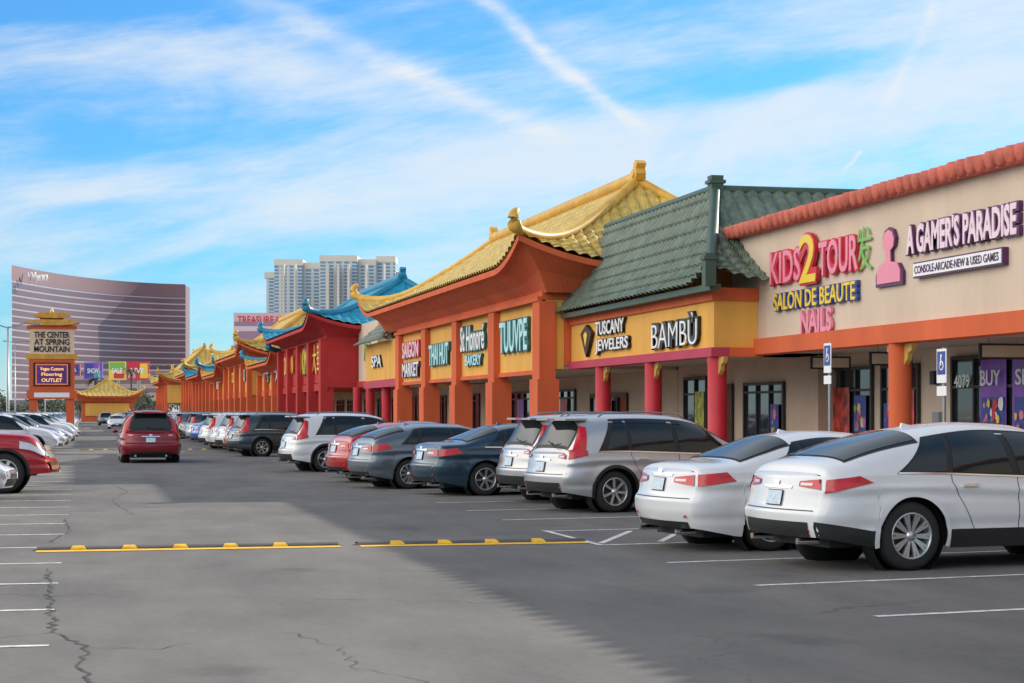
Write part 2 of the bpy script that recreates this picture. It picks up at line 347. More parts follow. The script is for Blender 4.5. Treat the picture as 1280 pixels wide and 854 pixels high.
# ------------------------------------------------------------------ roofs
def tile_face(mb,P,s0,s1,tmax,slen,mat,pitch=.34,amp=.10,course=.42,sub=6,Mr=40,out=(0,0,1)):
    n=max(2,int((s1-s0)/pitch*sub)); o=Vector(out); rows=[]
    for i in range(n+1):
        s=s0+(s1-s0)*i/n; tm=max(0,tmax(s)); r=[]
        for j in range(Mr+1):
            t=tm*j/Mr; fr=(t*slen/course)%1
            h=amp*abs(math.cos(math.pi*s/pitch))**.8+.06*(1-fr)
            r.append(Vector(P(s,t))+o*h)
        rows.append(r)
    mb.grid(rows,mat,False)
def hip_roof(e,org,x0,x1,y0,y1,xr,yr0,yr1,ze,zr,mat,rmat,smat,upt=.9,ur=3.0,inset=1.1,zw=None,conc=.45,Mr=40,pitch=.36,sub=6,ridge_r=.16,finial=True):
    corners=[(x0,y0),(x0,y1),(x1,y0),(x1,y1)]
    def up(x,y):
        v=0
        for cx,cy in corners:
            d=math.hypot(x-cx,y-cy)
            if d<ur: v=max(v,upt*(1-d/ur)**1.9)
        return v
    def zf(t): return ze+(zr-ze)*((1-conc)*t+conc*t*t)
    def z(x,y,t): return zf(t)+up(x,y)
    mb=MB()
    tf=lambda s:min(1,(s-y0)/(yr0-y0),(y1-s)/(y1-yr1))
    def Pf(s,t): x=x0+(xr-x0)*t; return (x,s,z(x,s,t))
    tile_face(mb,Pf,y0,y1,tf,math.hypot(xr-x0,zr-ze),mat,Mr=Mr,pitch=pitch,sub=sub,out=(-.35,0,.9))
    def Pn(s,t): y=y0+(yr0-y0)*t; return (s,y,z(s,y,t))
    te=lambda s:min(1,(s-x0)/(xr-x0),(x1-s)/(x1-xr))
    tile_face(mb,Pn,x0,x1,te,math.hypot(yr0-y0,zr-ze),mat,Mr=Mr,pitch=pitch,sub=sub,out=(0,-.35,.9))
    def Pb(s,t): x=x1+(xr-x1)*t; return (x,s,z(x,s,t))
    tile_face(mb,Pb,y0,y1,tf,5,mat,Mr=12,pitch=1.2,sub=2)
    def Pq(s,t): y=y1+(yr1-y1)*t; return (s,y,z(s,y,t))
    tile_face(mb,Pq,x0,x1,te,5,mat,Mr=12,pitch=1.2,sub=2)
    mb.obj('tiled_roof',e,org)
    mb=MB()
    for cx,cy,yr in ((x0,y0,yr0),(x0,y1,yr1),(x1,y0,yr0),(x1,y1,yr1)):
        pts=[];rad=[]
        dx,dy=(cx-xr),(cy-yr); l=math.hypot(dx,dy); dx/=l; dy/=l
        for i in range(25):
            t=1-i/24; x=cx+(xr-cx)*t; y=cy+(yr-cy)*t
            pts.append((x,y,z(x,y,t)+.14)); rad.append(ridge_r)
        xl,yl,zl=pts[-1]
        for kk,(o,h,rr) in enumerate(((.2,.10,1.3),(.32,.26,1.25),(.36,.42,1.05),(.28,.58,.9),(.14,.70,.7),(.02,.72,.4))):
            s=upt
            pts.append((xl+dx*o*s,yl+dy*o*s,zl+h*s)); rad.append(ridge_r*rr)
        mb.tube(pts,rad,rmat,8)
    mb.tube([(xr,yr0-.2,zr+.2),(xr,yr1+.2,zr+.2)],ridge_r*1.5,rmat,8)
    for yy,sg in ((yr0,-1),(yr1,1)):
        if not finial: break
        pr=[(xr,yy+sg*a,zr+b) for a,b in ((0-.9,.1),(.3,.1),(.45,.3),(.35,.48),(.5,.62),(.3,.74),(.1,.64),(.05,.5),(-.3,.38),(-.9,.34))]
        pr=[(p[0]-.16,p[1],p[2]) for p in pr]
        mb.prism(pr if sg<0 else pr[::-1],(.32,0,0),rmat)
    mb.obj('ridge_and_finials',e,org)
    mb=MB(); zw=zw if zw is not None else ze-.9
    def line(pa,pb,wa,wb,n=60):
        rows=[[],[],[],[],[]]
        for i in range(n+1):
            f=i/n; x=pa[0]+(pb[0]-pa[0])*f; y=pa[1]+(pb[1]-pa[1])*f
            wx=wa[0]+(wb[0]-wa[0])*f; wy=wa[1]+(wb[1]-wa[1])*f
            zz=ze+up(x,y)
            rows[0].append((x,y,zz+.02)); rows[1].append((x,y,zz-.16))
            rows[2].append((x+(wx-x)*.15,y+(wy-y)*.15,zz-.17))
            rows[3].append((x+(wx-x)*.7,y+(wy-y)*.7,zw+(zz-.17-zw)*.45)); rows[4].append((wx,wy,zw))
        mb.grid(rows,smat,False)
    i_=inset
    line((x0,y0),(x0,y1),(x0+i_,y0+i_),(x0+i_,y1-i_),90)
    line((x1,y0),(x0,y0),(x1-i_,y0+i_),(x0+i_,y0+i_),50)
    line((x0,y1),(x1,y1),(x0+i_,y1-i_),(x1-i_,y1-i_),30)
    mb.obj('eave_cove',e,org)
def window(mb,x,ya,yb,z0,z1,n,gl=None,fr=None,door=False):
    gl=gl or shopglass; fr=fr or frame_dk
    mb.box(x-.02,x+.05,ya,yb,z0,z1,gl)
    mb.box(x-.09,x-.022,ya-.05,ya+.03,z0,z1+.05,fr); mb.box(x-.09,x-.022,yb-.03,yb+.05,z0,z1+.05,fr)
    mb.box(x-.088,x-.024,ya+.03,yb-.03,z1-.03,z1+.05,fr); mb.box(x-.088,x-.024,ya+.03,yb-.03,z0,z0+.12,fr)
    for i in range(1,n):
        y=ya+(yb-ya)*i/n; mb.box(x-.085,x-.025,y-.03,y+.03,z0+.12,z1-.03,fr)
    mb.box(x-.08,x-.027,ya+.03,yb-.03,2.2,2.26,fr)
def chan(body,name,e,o,x,y,z,w,h,front,back,ext=.04,tilt=0,bo=.045,fo=.012):
    text(body,name+'_return',e,o,(x-.05,y,z),w,h,back,ext,bo,tilt=tilt)
    text(body,name+'_face',e,o,(x-.05-ext-.012,y,z),w*.975,h*.92,front,.01,fo,tilt=tilt)
# ================================================================== beige building
o=(15.5,30,0); e=empty('beige_shop_building',o)
b=MB()
b.box(15.5,30,5,42.8,3.25,5.95,stucco_beige)
b.box(15.38,15.497,5,42.8,3.05,3.42,orange); b.box(15.497,15.9,5,42.8,3.05,3.247,orange)
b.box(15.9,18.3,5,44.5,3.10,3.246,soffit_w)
b.box(18.3,30,5,44.5,.15,3.247,stucco_beige)
b.obj('walls',e,o)
b=MB()
y=5.0
b.box(15.30,15.75,5,42.85,5.90,6.0,tile_r)
while y<42.8:
    b.lathe((15.20,y,6.03+random.uniform(-.012,.012)),(1,0,.22),[(.0,-.01),(.10,0),(.165,.02),(.15,.5),(0,.51)],tile_r,12); y+=.36
b.obj('tile_coping',e,o)
b=MB()
for y in (33.5,24.5,15.5):
    b.lathe((15.62,y,0),(0,0,1),[(.30,.15),(.30,.3),(.225,.34),(.225,3.05)],orange,20)
    for sg in (-1,1):
        b.prism([(15.6,y+sg*.22,3.04),(15.6,y+sg*.6,3.04),(15.6,y+sg*.55,2.9),(15.6,y+sg*.4,2.85),(15.6,y+sg*.36,2.72),(15.6,y+sg*.22,2.62)],(.1,0,0),gold)
b.obj('columns',e,o)
b=MB()
poster=pmat('poster_collage',(.42,.12,.30),.3,.98,5)
poster2=pmat('poster_red',(.60,.06,.05),.3,.85,4)
poster3=pmat('poster_cyan',(.10,.45,.55),.3,.95,5)
blueposter=pmat('poster_purple',(.24,.07,.50),.3,.3,2)
def collage(x,ya,yb,z0,z1,n=34):
    """printed window poster: backing sheet with many small printed figures"""
    b.box(x,x+.004,ya,yb,z0,z1,s_blue)
    pal=[poster,poster2,poster3,s_yel,s_pink,s_green,s_white,s_red,blueposter]
    for i in range(n):
        cy=random.uniform(ya+.08,yb-.08); cz=random.uniform(z0+.08,z1-.08); r=random.uniform(.05,.13); xx=x-.001-.0012*i
        k=random.choice((5,6,7,9)); a0=random.random()*6
        pts=[(xx,min(yb,max(ya,cy+r*random.uniform(.6,1.1)*math.cos(a0+6.283*q/k))),min(z1,max(z0,cz+1.4*r*random.uniform(.6,1.1)*math.sin(a0+6.283*q/k)))) for q in range(k)]
        b.poly(pts,random.choice(pal))
window(b,18.3,40.7,43.4,.15,2.75,3); b.box(18.20,18.205,41.9,42.9,1.0,2.3,poster2); collage(18.19,40.9,41.6,1.2,2.1,12)
window(b,18.3,38.2,40.1,.15,2.75,2); b.box(18.20,18.205,38.3,38.9,.9,2.2,poster2); collage(18.19,39.3,39.9,.6,1.9,12)
window(b,18.3,30.6,36.5,.15,2.85,6)
b.box(18.20,18.205,34.05,35.15,.5,2.78,blueposter); collage(18.19,34.1,35.1,.55,2.0)
b.box(18.20,18.205,32.2,33.8,.5,2.78,blueposter); collage(18.19,32.3,33.7,.55,2.0,44)
b.box(18.2,18.205,31.0,32.0,.5,2.7,poster2)
window(b,18.3,22,28,.15,2.75,6); window(b,18.3,10,18,.15,2.75,8)
for yy in (40.2,31.9,36.9):
    b.box(16.5,17.5,yy,yy+.05,2.70,3.0,frame_dk); b.box(16.55,17.45,yy-.006,yy-.003,2.74,2.96,stucco_beige)
    for xx in (16.7,17.3): b.tube([(xx,yy+.02,3.0),(xx,yy+.02,3.1)],.01,steel,5)
b.obj('shop_windows',e,o)
b=MB()
for yy in (37.3,29.3):
    b.box(18.14,18.297,yy-.1,yy+.1,2.3,2.6,frame_dk); b.box(18.16,18.29,yy-.3,yy+.02,1.2,1.7,steel)
b.obj('wall_fixtures',e,o)
text('4079','street_number',e,o,(18.13,35.85,2.35),.7,.28,s_white,.005,.01)
text('BUY','window_lettering',e,o,(18.13,34.6,2.4),.85,.32,s_white,.005,.01)
text('SELL','window_lettering',e,o,(18.13,33.0,2.4),1.1,.32,s_white,.005,.01)
chan('KIDS',"sign_letters",e,o,15.5,39.05,4.98,1.9,.80,s_pink,s_red,bo=.08)
chan('TOUR',"sign_letters",e,o,15.5,36.05,4.98,2.1,.80,s_pink,s_red,bo=.08)
chan('2',"sign_numeral",e,o,15.45,37.6,5.05,.95,1.15,s_yel,s_red,bo=.09)
text('\u53d1',"sign_chinese",e,o,(15.45,34.85,5.02),.8,.9,s_green,.008,0)
chan('SALON DE BEAUTE',"sign_letters",e,o,15.5,37.45,4.2,4.7,.42,s_yel,s_blue,bo=.09)
text('NAILS','sign_nails',e,o,(15.44,37.3,3.68),1.75,.52,s_pink,.03,.03)
chan("A GAMER'S PARADISE","sign_letters",e,o,15.5,30.6,5.0,4.4,.62,s_lpink,s_purple,bo=.08,fo=.03)
b=MB(); b.box(15.38,15.49,28.9,32.4,4.24,4.54,s_purple); b.box(15.36,15.378,28.93,32.37,4.27,4.51,s_white)
joy=((.62,0),(.62,.25),(.45,.42),(.12,.46),(.10,.70),(.26,.78),(.30,.94),(.2,1.10),(0,1.16),(-.2,1.10),(-.3,.94),(-.26,.78),(-.10,.70),(-.12,.46),(-.45,.42),(-.62,.25),(-.62,0))
b.prism([(15.43,33.6+dy,4.18+dz) for dy,dz in joy],(.06,0,0),s_purple)
b.prism([(15.41,33.6+dy*.86,4.24+dz*.90) for dy,dz in joy],(.018,0,0),s_pink)
b.obj('sign_boxes',e,o)
text('CONSOLE-ARCADE-NEW & USED GAMES','sign_sub',e,o,(15.355,30.65,4.39),3.3,.15,s_purple,.004,.01)
# ================================================================== green-roof building
o=(14.4,47,0); e=empty('green_roof_shop_building',o)
b=MB()
b.box(14.4,15.2,41.3,53.97,3.22,4.6,mustard)
b.box(14.33,14.397,40.93,53.97,4.32,4.62,orange); b.box(14.40,15.49,40.93,40.985,4.32,4.62,orange)
b.box(14.403,15.497,41.0,41.297,3.22,4.597,mustard)
b.box(15.2,30,43,53.97,3.25,5.9,mustard)
b.box(14.3,14.75,40.9,53.97,3.0,3.215,pinkbeam)
b.box(14.753,15.6,40.9,41.2,3.0,3.215,orange)
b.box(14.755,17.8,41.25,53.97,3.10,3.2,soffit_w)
b.box(17.8,30,42.9,53.97,.15,3.1,stucco_pink)
b.obj('walls',e,o)
b=MB()
for y in (41.2,46.2,51.0):
    b.lathe((14.55,y,0),(0,0,1),[(.30,.15),(.30,.3),(.225,.34),(.225,3.0)],redcol,20)
    for sg in (-1,1):
        b.prism([(14.5,y+sg*.22,2.99),(14.5,y+sg*.6,2.99),(14.5,y+sg*.55,2.85),(14.5,y+sg*.4,2.8),(14.5,y+sg*.36,2.67),(14.5,y+sg*.22,2.57)],(.1,0,0),gold)
b.obj('columns',e,o)
b=MB()
window(b,17.8,45.1,48.0,.15,2.45,3); window(b,17.8,51.2,53.2,.15,2.7,2); b.box(17.70,17.712,51.3,52.1,.7,2.3,pmat('poster_yellowgreen',(.55,.58,.08),.4,.8,4)); collage(17.69,45.3,45.9,.9,1.9,14)
window(b,17.8,49.0,50.2,.15,2.45,1)
b.obj('shop_windows',e,o)
zt=7.25; ZE=4.66; gx,gy=14.0,40.2
def upg(x,y):
    d=math.hypot(x-gx,y-gy); return .35*(max(0,1-d/1.5))**1.8
def zg(t): return ZE+(zt-ZE)*(.62*t+.38*t*t)
b=MB()
def Pf(s,t): x=gx+1.6*t; return (x,s,zg(t)+upg(x,s))
tile_face(b,Pf,gy,54.2,lambda s:min(1,(s-gy)/4.1),3.1,tile_g,pitch=.36,Mr=60,amp=.11,out=(-.85,0,.5))
def Pn(s,t): y=gy+4.1*t; return (s,y,zg(t)+upg(s,y))
tile_face(b,Pn,gx,19.5,lambda s:min(1,(s-gx)/1.6),4.8,tile_g,pitch=.36,Mr=50,amp=.11,out=(0,-.45,.85))
b.obj('tiled_roof',e,o)
b=MB()
pts=[(gx+1.6*t,gy+4.1*t,zg(t)+upg(gx+1.6*t,gy+4.1*t)+.14) for t in [1-i/16 for i in range(17)]]
b.tube(pts,.14,ridge_g,8)
x,y,z=pts[0]; b.box(x-.16,x+.16,y-.16,y+.16,z-.25,z+.30,ridge_g); b.box(x-.21,x+.21,y-.21,y+.21,z+.1,z+.18,ridge_g)
x,y,z=pts[-1]; b.box(x-.13,x+.13,y-.13,y+.13,z-.55,z+.2,ridge_g); b.box(x-.17,x+.17,y-.17,y+.17,z+.05,z+.13,ridge_g)
b.tube([(gx+1.6,gy+4.1,7.37),(gx+1.6,54.2,7.37)],.12,ridge_g,8); b.tube([(gx+1.6,gy+4.1,7.35),(19.5,gy+4.1,7.35)],.11,ridge_g,8)
b.box(gx+1.7,19.5,44.6,53.9,5.95,7.25,ridge_g)
b.box(gx+.05,14.329,gy+.1,53.9,4.52,4.66,ridge_g)
b.obj('ridge_and_posts',e,o)
chan('TUSCANY',"sign_letters",e,o,14.4,49.5,4.08,2.9,.42,s_white,s_black,bo=.07)
chan('JEWELERS',"sign_letters",e,o,14.4,49.3,3.55,3.3,.46,s_white,s_black,bo=.07)
b=MB()
b.prism([(14.28,52.5,4.0),(14.28,51.9,4.25),(14.28,51.3,4.0),(14.28,51.9,3.3)],(.1,0,0),s_black)
b.prism([(14.26,52.1,3.95),(14.26,51.9,4.05),(14.26,51.7,3.95),(14.26,51.9,3.6)],(.015,0,0),s_yel)
b.obj('sign_gem',e,o)
chan('BAMB\u00d9',"sign_letters",e,o,14.4,43.75,3.72,3.7,.85,s_white,s_black,bo=.11,fo=-.012)
# ================================================================== orange building
o=(13.5,67,0); e=empty('yellow_pagoda_roof_building',o)
b=MB()
YA,YB=54.0,80.6
b.box(13.62,14.19,YA+.06,YB,3.0,5.1,mustard)
b.box(13.5,14.196,YA+.03,YB,5.103,6.0,orange)
b.box(13.36,13.497,YA+.04,YB,5.06,5.2,orange)
b.box(13.55,13.75,YA+.05,YB,2.86,2.997,orange)
b.box(14.2,30,YA+.02,YB+4,3.1,6.2,orange)
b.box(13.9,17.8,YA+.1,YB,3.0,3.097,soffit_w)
b.box(17.8,30,YA+.025,YB,.15,2.997,stucco_pink)
cols=[54.43,60.8,67.2,73.6,80.0]
for y in cols:
    b.box(13.4,13.9,y-.45,y+.45,2.7,5.058,orange)
    b.box(13.33,14.0,y-.52,y+.52,.7,2.697,orange)
    b.box(13.25,14.06,y-.6,y+.6,.15,.697,orange)
b.obj('walls_and_columns',e,o)
b=MB()
window(b,17.8,59.3,63.8,.15,2.3,4); window(b,17.8,66,70,.15,2.5,4); window(b,17.8,73,78.5,.15,2.5,5)
b.box(17.7,17.712,67,68,.7,2.2,poster2); b.box(17.7,17.712,74,75.2,.7,2.2,blueposter)
b.box(17.7,17.712,61,61.8,.9,2.1,poster2)
b.obj('shop_windows',e,o)
hip_roof(e,o,12.4,22.6,52.5,85.0,17.5,57.3,78.6,6.1,9.1,tile_y,ridge_y,orange,upt=.8,ur=3.4,inset=1.15,zw=5.3,conc=.4,Mr=56,pitch=.38)
x=13.60
chan('TUUVPE',"sign_letters",e,o,x,57.95,4.15,4.0,1.1,s_aqua,s_teal,bo=.12)
chan('St Honor\u00e9',"sign_letters",e,o,x,64.4,4.35,4.2,1.0,s_white,s_teal,bo=.10)
chan('BAKERY',"sign_letters",e,o,x,64.2,3.55,2.8,.40,s_aqua,s_teal,bo=.08)
chan('THAI HUT',"sign_letters",e,o,x,70.8,3.95,4.1,.9,s_aqua,s_teal,bo=.14)
chan('SAIGON',"sign_letters",e,o,x,77.2,4.35,4.0,.75,s_lpink,s_red,bo=.12)
chan('MARKET',"sign_letters",e,o,x,77.2,3.5,4.0,.65,s_white,s_purple,bo=.12)
# ================================================================== small green mansard + beige
o=(13.6,89,0); e=empty('mustard_shop_building',o)
b=MB()
b.box(13.6,30,84.62,90.5,3.0,5.0,mustard); b.box(13.6,14.19,80.62,84.6,3.0,5.0,mustard); b.box(13.5,13.597,80.62,90.5,2.85,3.2,pinkbeam)
b.box(14.2,30,90.52,97,3.0,6.3,stucco_beige); b.box(14.1,14.197,90.52,97,3.0,3.3,redwall)
b.box(17.8,30,80.62,97,.15,2.997,stucco_pink)
for y in (86,91,95.5): b.lathe((13.9,y,0),(0,0,1),[(.225,.15),(.225,3.0)],redcol,14)
tile_face(b,lambda s,t:(13.1+1.4*t,s,4.9+1.25*t),82.5,90.8,lambda s:min(1,(s-82.5)/1.4,(90.8-s)/1.4),1.9,tile_g,pitch=.4,Mr=14,out=(-.6,0,.8))
tile_face(b,lambda s,t:(s,82.5+1.4*t,4.9+1.25*t),13.1,17,lambda s:min(1,(s-13.1)/1.4),1.9,tile_g,pitch=.4,Mr=14,out=(0,-.6,.8))
window(b,17.8,83,88,.15,2.5,4); window(b,17.8,91,95,.15,2.5,4)
b.obj('walls_and_roof',e,o)
chan('SPA',"sign_letters",e,o,13.6,86.5,4.1,3.0,.6,s_white,s_black)
text('\u9f8d',"sign_chinese",e,o,(14.15,93.8,5.0),2.2,1.3,s_green,.01,0)
# ================================================================== generic far pagoda units
def unit(name,y0,y1,xf,wall,beam,roofm,rm,ze,zr,signs=(),xr=17.0,colm=None,Mr=18,pan=None,upt=.9,x1=22.5):
    o=(xf,(y0+y1)/2,0); e=empty(name,o); b=MB()
    b.box(xf+.1,30,y0,y1,3.0,ze,wall); b.box(xf,xf+.097,y0,y1,2.85,3.25,beam); b.box(xf,xf+.098,y0,y1,ze-.5,ze,beam)
    b.box(17.8,30,y0,y1,.15,2.997,stucco_pink)
    n=max(2,round((y1-y0)/6))
    for i in range(n+1):
        y=y0+.5+(y1-y0-1)*i/n; b.box(xf-.3,xf+.4,y-.42,y+.42,.8,ze-.51,colm or beam); b.box(xf-.36,xf+.46,y-.5,y+.5,.15,.797,colm or beam)
        if pan and i<n:
            ya=y+.5; yb=y0+.5+(y1-y0-1)*(i+1)/n-.5
            b.box(xf+.04,xf+.094,ya,yb,3.3,ze-.6,pan)
            window(b,17.8,ya+.5,yb-.5,.15,2.5,3)
    b.obj('walls_and_columns',e,o)
    hip_roof(e,o,xf-1.1,x1,y0-1.2,y1+1.2,xr,y0+2.6,y1-2.6,ze+.1,zr,roofm,rm,beam,upt=upt,ur=3.2,inset=1.15,zw=ze-.4,Mr=Mr,pitch=.5,sub=4,ridge_r=.18)
    for t_,y,z,w_,h_,f_,k_ in signs: chan(t_,"sign_letters",e,o,xf+.02,y,z,w_,h_,f_,k_)
unit('turquoise_pagoda_roof_building',97.2,120,12.5,redwall,redwall,tile_b,ridge_b,6.1,8.9,
  [('DRAGON',115,4.6,5,1.2,s_yel,s_red),('PHO KIM',108,4.6,5,1.6,s_yel,s_black)],colm=redwall,pan=redwall,Mr=24,upt=.7)
text('\u5927\u83ef',"sign_chinese",bpy.data.objects['turquoise_pagoda_roof_building'],(12.5,108.6,0),(12.45,101,4.6),4.2,1.7,s_yel,.01,0)
unit('ochre_roof_shop_building',121.5,139,12.9,mustard,orange,tile_o,ridge_b,4.9,6.9,[('CAFE',126,4.2,4,.8,s_white,s_red),('GIFTS',134,4.2,4,.8,s_aqua,s_blue)],upt=.7,pan=mustard)
unit('yellow_roof_shop_building',141,166,12.4,mustard,orange,tile_y,ridge_y,6.0,9.6,[('BOOKS',148,4.6,4,1,s_white,s_teal),('NOODLE',158,4.6,5,1,s_yel,s_red)],pan=mustard)
unit('orange_roof_shop_building',168,188,12.6,orange,orange,tile_o,ridge_b,5.0,7.6,[('BBQ',178,4.2,5,.9,s_white,s_red)],pan=mustard)
unit('turquoise_roof_shop_building',190,214,12.4,mustard,orange,tile_b,ridge_b,5.4,8.0,[],pan=redwall)
unit('yellow_roof_shop_building',216,240,12.4,redwall,orange,tile_y,ridge_y,6.0,8.8,[],pan=mustard)
unit('yellow_roof_end_building',268,300,11.5,mustard,orange,tile_y,ridge_y,6.0,11,[],pan=mustard)
o=(3.6,330,0); e=empty('yellow_roof_gate_building',o); b=MB()
b.box(-.5,8.5,330,345,0,4.2,orange); b.box(.2,7.8,329.8,329.99,1,3.2,mustard)
b.obj('walls',e,o)
hip_roof(e,o,-2,10,328.5,347,4,333,342,4.4,7.4,tile_y,ridge_y,orange,upt=1,ur=3,Mr=8,pitch=.8,sub=2,inset=1,finial=False)
# ------------------------------------------------------------------ CAR BUILDER
def pchip(pts):
    xs=[p[0] for p in pts]; ys=[p[1] for p in pts]; n=len(xs)
    h=[xs[i+1]-xs[i] for i in range(n-1)]; dl=[(ys[i+1]-ys[i])/h[i] for i in range(n-1)]
    m=[0]*n; m[0]=dl[0]; m[-1]=dl[-1]
    for i in range(1,n-1):
        if dl[i-1]*dl[i]<=0: m[i]=0
        else:
            w1=2*h[i]+h[i-1]; w2=h[i]+2*h[i-1]; m[i]=(w1+w2)/(w1/dl[i-1]+w2/dl[i])
    def f(x):
        if x<=xs[0]: return ys[0]
        if x>=xs[-1]: return ys[-1]
        i=0
        while x>xs[i+1]: i+=1
        t=(x-xs[i])/h[i]; t2=t*t; t3=t2*t
        return (2*t3-3*t2+1)*ys[i]+(t3-2*t2+t)*h[i]*m[i]+(-2*t3+3*t2)*ys[i+1]+(t3-t2)*h[i]*m[i+1]
    return f
SP={}
SP['suv']=dict(L=4.55,W=.91,wr=.35,ar=.93,af=3.60,zb=.25,
 top=[(0,1.02),(.05,1.10),(.2,1.36),(.34,1.58),(.55,1.635),(1.5,1.67),(2.3,1.645),(2.7,1.57),(3.5,1.14),(3.75,1.09),(4.3,.97),(4.5,.84),(4.55,.78)],
 belt=[(0,.97),(.9,1.02),(2.5,.97),(3.5,.94),(4.3,.82),(4.55,.68)],
 sur=(.62,.98,3.42,2.8),wins=[(.78,1.05,1.2,1.22),(1.27,1.28,2.12,2.08),(2.22,2.18,3.36,2.78)],rg=(.06,.31),ws=(2.78,3.46),
 clad=True,lights=[((.02,.90),(.40,.97),(.40,1.05),(.04,1.06)),((.09,1.05),(.36,1.04),(.46,1.44),(.34,1.46))],caplt=(.52,.74,.90,1.0),rails=True)
SP['sedan']=dict(L=4.87,W=.925,wr=.335,ar=1.05,af=3.83,zb=.19,
 top=[(0,1.0),(.07,1.06),(.62,1.11),(1.0,1.24),(1.5,1.41),(2.05,1.465),(2.55,1.44),(2.85,1.37),(3.65,1.01),(4.0,.96),(4.6,.82),(4.82,.70),(4.87,.66)],
 belt=[(0,.95),(1,.97),(2.5,.93),(3.6,.90),(4.5,.74),(4.87,.58)],
 sur=(1.02,1.5,3.5,3.0),wins=[(1.12,1.45,1.42,1.55),(1.49,1.6,2.2,2.16),(2.29,2.25,3.42,2.98)],rg=(.72,1.42),ws=(2.95,3.6),
 clad=False,lights=[((.02,.80),(.55,.86),(.42,.97),(.02,.94))],caplt=(.36,.76,.80,.94),rails=False)
SP['crossover']=dict(L=5.0,W=.95,wr=.37,ar=1.10,af=3.9,zb=.27,
 top=[(0,1.05),(.06,1.14),(.35,1.215),(.9,1.39),(1.5,1.52),(2.2,1.585),(2.8,1.56),(3.05,1.49),(3.85,1.12),(4.2,1.06),(4.75,.9),(4.95,.77),(5,.73)],
 belt=[(0,1.0),(1,1.03),(2.5,.98),(3.7,.94),(4.7,.8),(5,.64)],
 sur=(.92,1.42,3.66,3.1),wins=[(1.0,1.42,1.55,1.66),(1.63,1.72,2.4,2.36),(2.5,2.46,3.6,3.08)],rg=(.36,1.32),ws=(3.1,3.8),
 clad=True,lights=[((.02,.84),(.62,.95),(.45,1.02),(.03,.98))],caplt=(.42,.78,.87,.99),rails=False)
SP['hatch']=dict(L=4.5,W=.90,wr=.33,ar=.92,af=3.6,zb=.2,
 top=[(0,1.0),(.06,1.10),(.4,1.25),(.9,1.38),(1.5,1.44),(2.2,1.43),(2.6,1.36),(3.4,1.0),(3.8,.94),(4.3,.80),(4.46,.68),(4.5,.64)],
 belt=[(0,.95),(1,.98),(2.5,.93),(3.4,.88),(4.2,.74),(4.5,.56)],
 sur=(.72,1.1,3.25,2.75),wins=[(.85,1.15,1.1,1.2),(1.17,1.26,1.95,1.92),(2.05,2.0,3.18,2.7)],rg=(.12,.85),ws=(2.68,3.36),
 clad=False,lights=[((.02,.82),(.50,.90),(.38,1.0),(.03,.97))],caplt=(.36,.74,.82,.96),rails=False)
SP['minivan']=dict(L=5.1,W=1.0,wr=.345,ar=1.0,af=4.05,zb=.2,
 top=[(0,1.02),(.04,1.10),(.14,1.45),(.28,1.68),(.6,1.75),(2,1.77),(3.0,1.70),(3.35,1.58),(4.2,1.12),(4.6,1.02),(4.95,.86),(5.1,.7)],
 belt=[(0,.97),(1,1.0),(3,.98),(4.1,.94),(4.9,.78),(5.1,.62)],
 sur=(.35,.5,4.1,3.4),wins=[(.45,.58,1.6,1.6),(1.7,1.7,2.75,2.73),(2.85,2.83,4.0,3.35)],rg=(.05,.25),ws=(3.4,4.15),
 clad=False,lights=[((.02,.88),(.25,.9),(.28,1.12),(.05,1.12)),((.06,1.1),(.25,1.1),(.36,1.5),(.22,1.5))],caplt=(.55,.82,.86,1.0),rails=True)
SP['pickup']=dict(L=5.8,W=1.0,wr=.42,ar=1.2,af=4.85,zb=.38,
 top=[(0,1.14),(.05,1.2),(1.85,1.22),(1.95,1.3),(2.1,1.8),(2.4,1.88),(3.2,1.9),(3.55,1.82),(4.15,1.38),(4.4,1.30),(5.3,1.24),(5.65,1.16),(5.78,1.0),(5.8,.95)],
 belt=[(0,1.12),(1.9,1.16),(3.5,1.16),(4.4,1.14),(5.4,1.05),(5.8,.9)],
 sur=(2.1,2.3,4.0,3.6),wins=[(2.2,2.35,2.95,2.93),(3.05,3.03,3.95,3.58)],rg=(1.98,2.1),ws=(3.58,4.12),
 clad=True,lights=[((.02,.8),(.1,.8),(.1,1.1),(.02,1.1))],caplt=(.7,.8,.8,1.05),rails=False,n=5)
NEXP=3.0
def wheel_mesh(r,style):
    b=MB(); n=32
    b.lathe((0,0,0),(0,1,0),[(r*.66,.115),(r*.70,.125),(r*.86,.122),(r*.97,.10),(r,.06),(r,-.06),(r*.97,-.10),(r*.86,-.12),(r*.66,-.11)],rubber,n)
    b.lathe((0,0,0),(0,1,0),[(r*.68,-.115),(r*.655,-.122),(r*.62,-.11),(r*.60,-.04),(r*.58,-.03)],rim,n)
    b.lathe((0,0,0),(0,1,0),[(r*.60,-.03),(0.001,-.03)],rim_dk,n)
    ns={0:10,1:5,2:7}[style]; wd={0:.028,1:.06,2:.04}[style]
    for k in range(ns):
        a=2*math.pi*k/ns
        for s in ((0,) if style!=0 else (-.09,.09)):
            wi,wo=wd*.9/2,wd*1.15/2
            sa,ca=math.sin(a+s),math.cos(a+s)
            def q(rr,w_,y): return (rr*math.cos(a+s*rr/(r*.6))-w_*sa,y,rr*math.sin(a+s*rr/(r*.6))+w_*ca)
            p=[q(.03,-wi,-.095),q(r*.63,-wo,-.113),q(r*.63,wo,-.113),q(.03,wi,-.095)]
            b.prism(p,(0,.03,0),rim)
    b.lathe((0,0,0),(0,1,0),[(.06,-.06),(.055,-.105),(.001,-.11)],rim,16)
    me=b.obj('wheel_tmp'); m=me.data; bpy.data.objects.remove(me); return m
WH={}
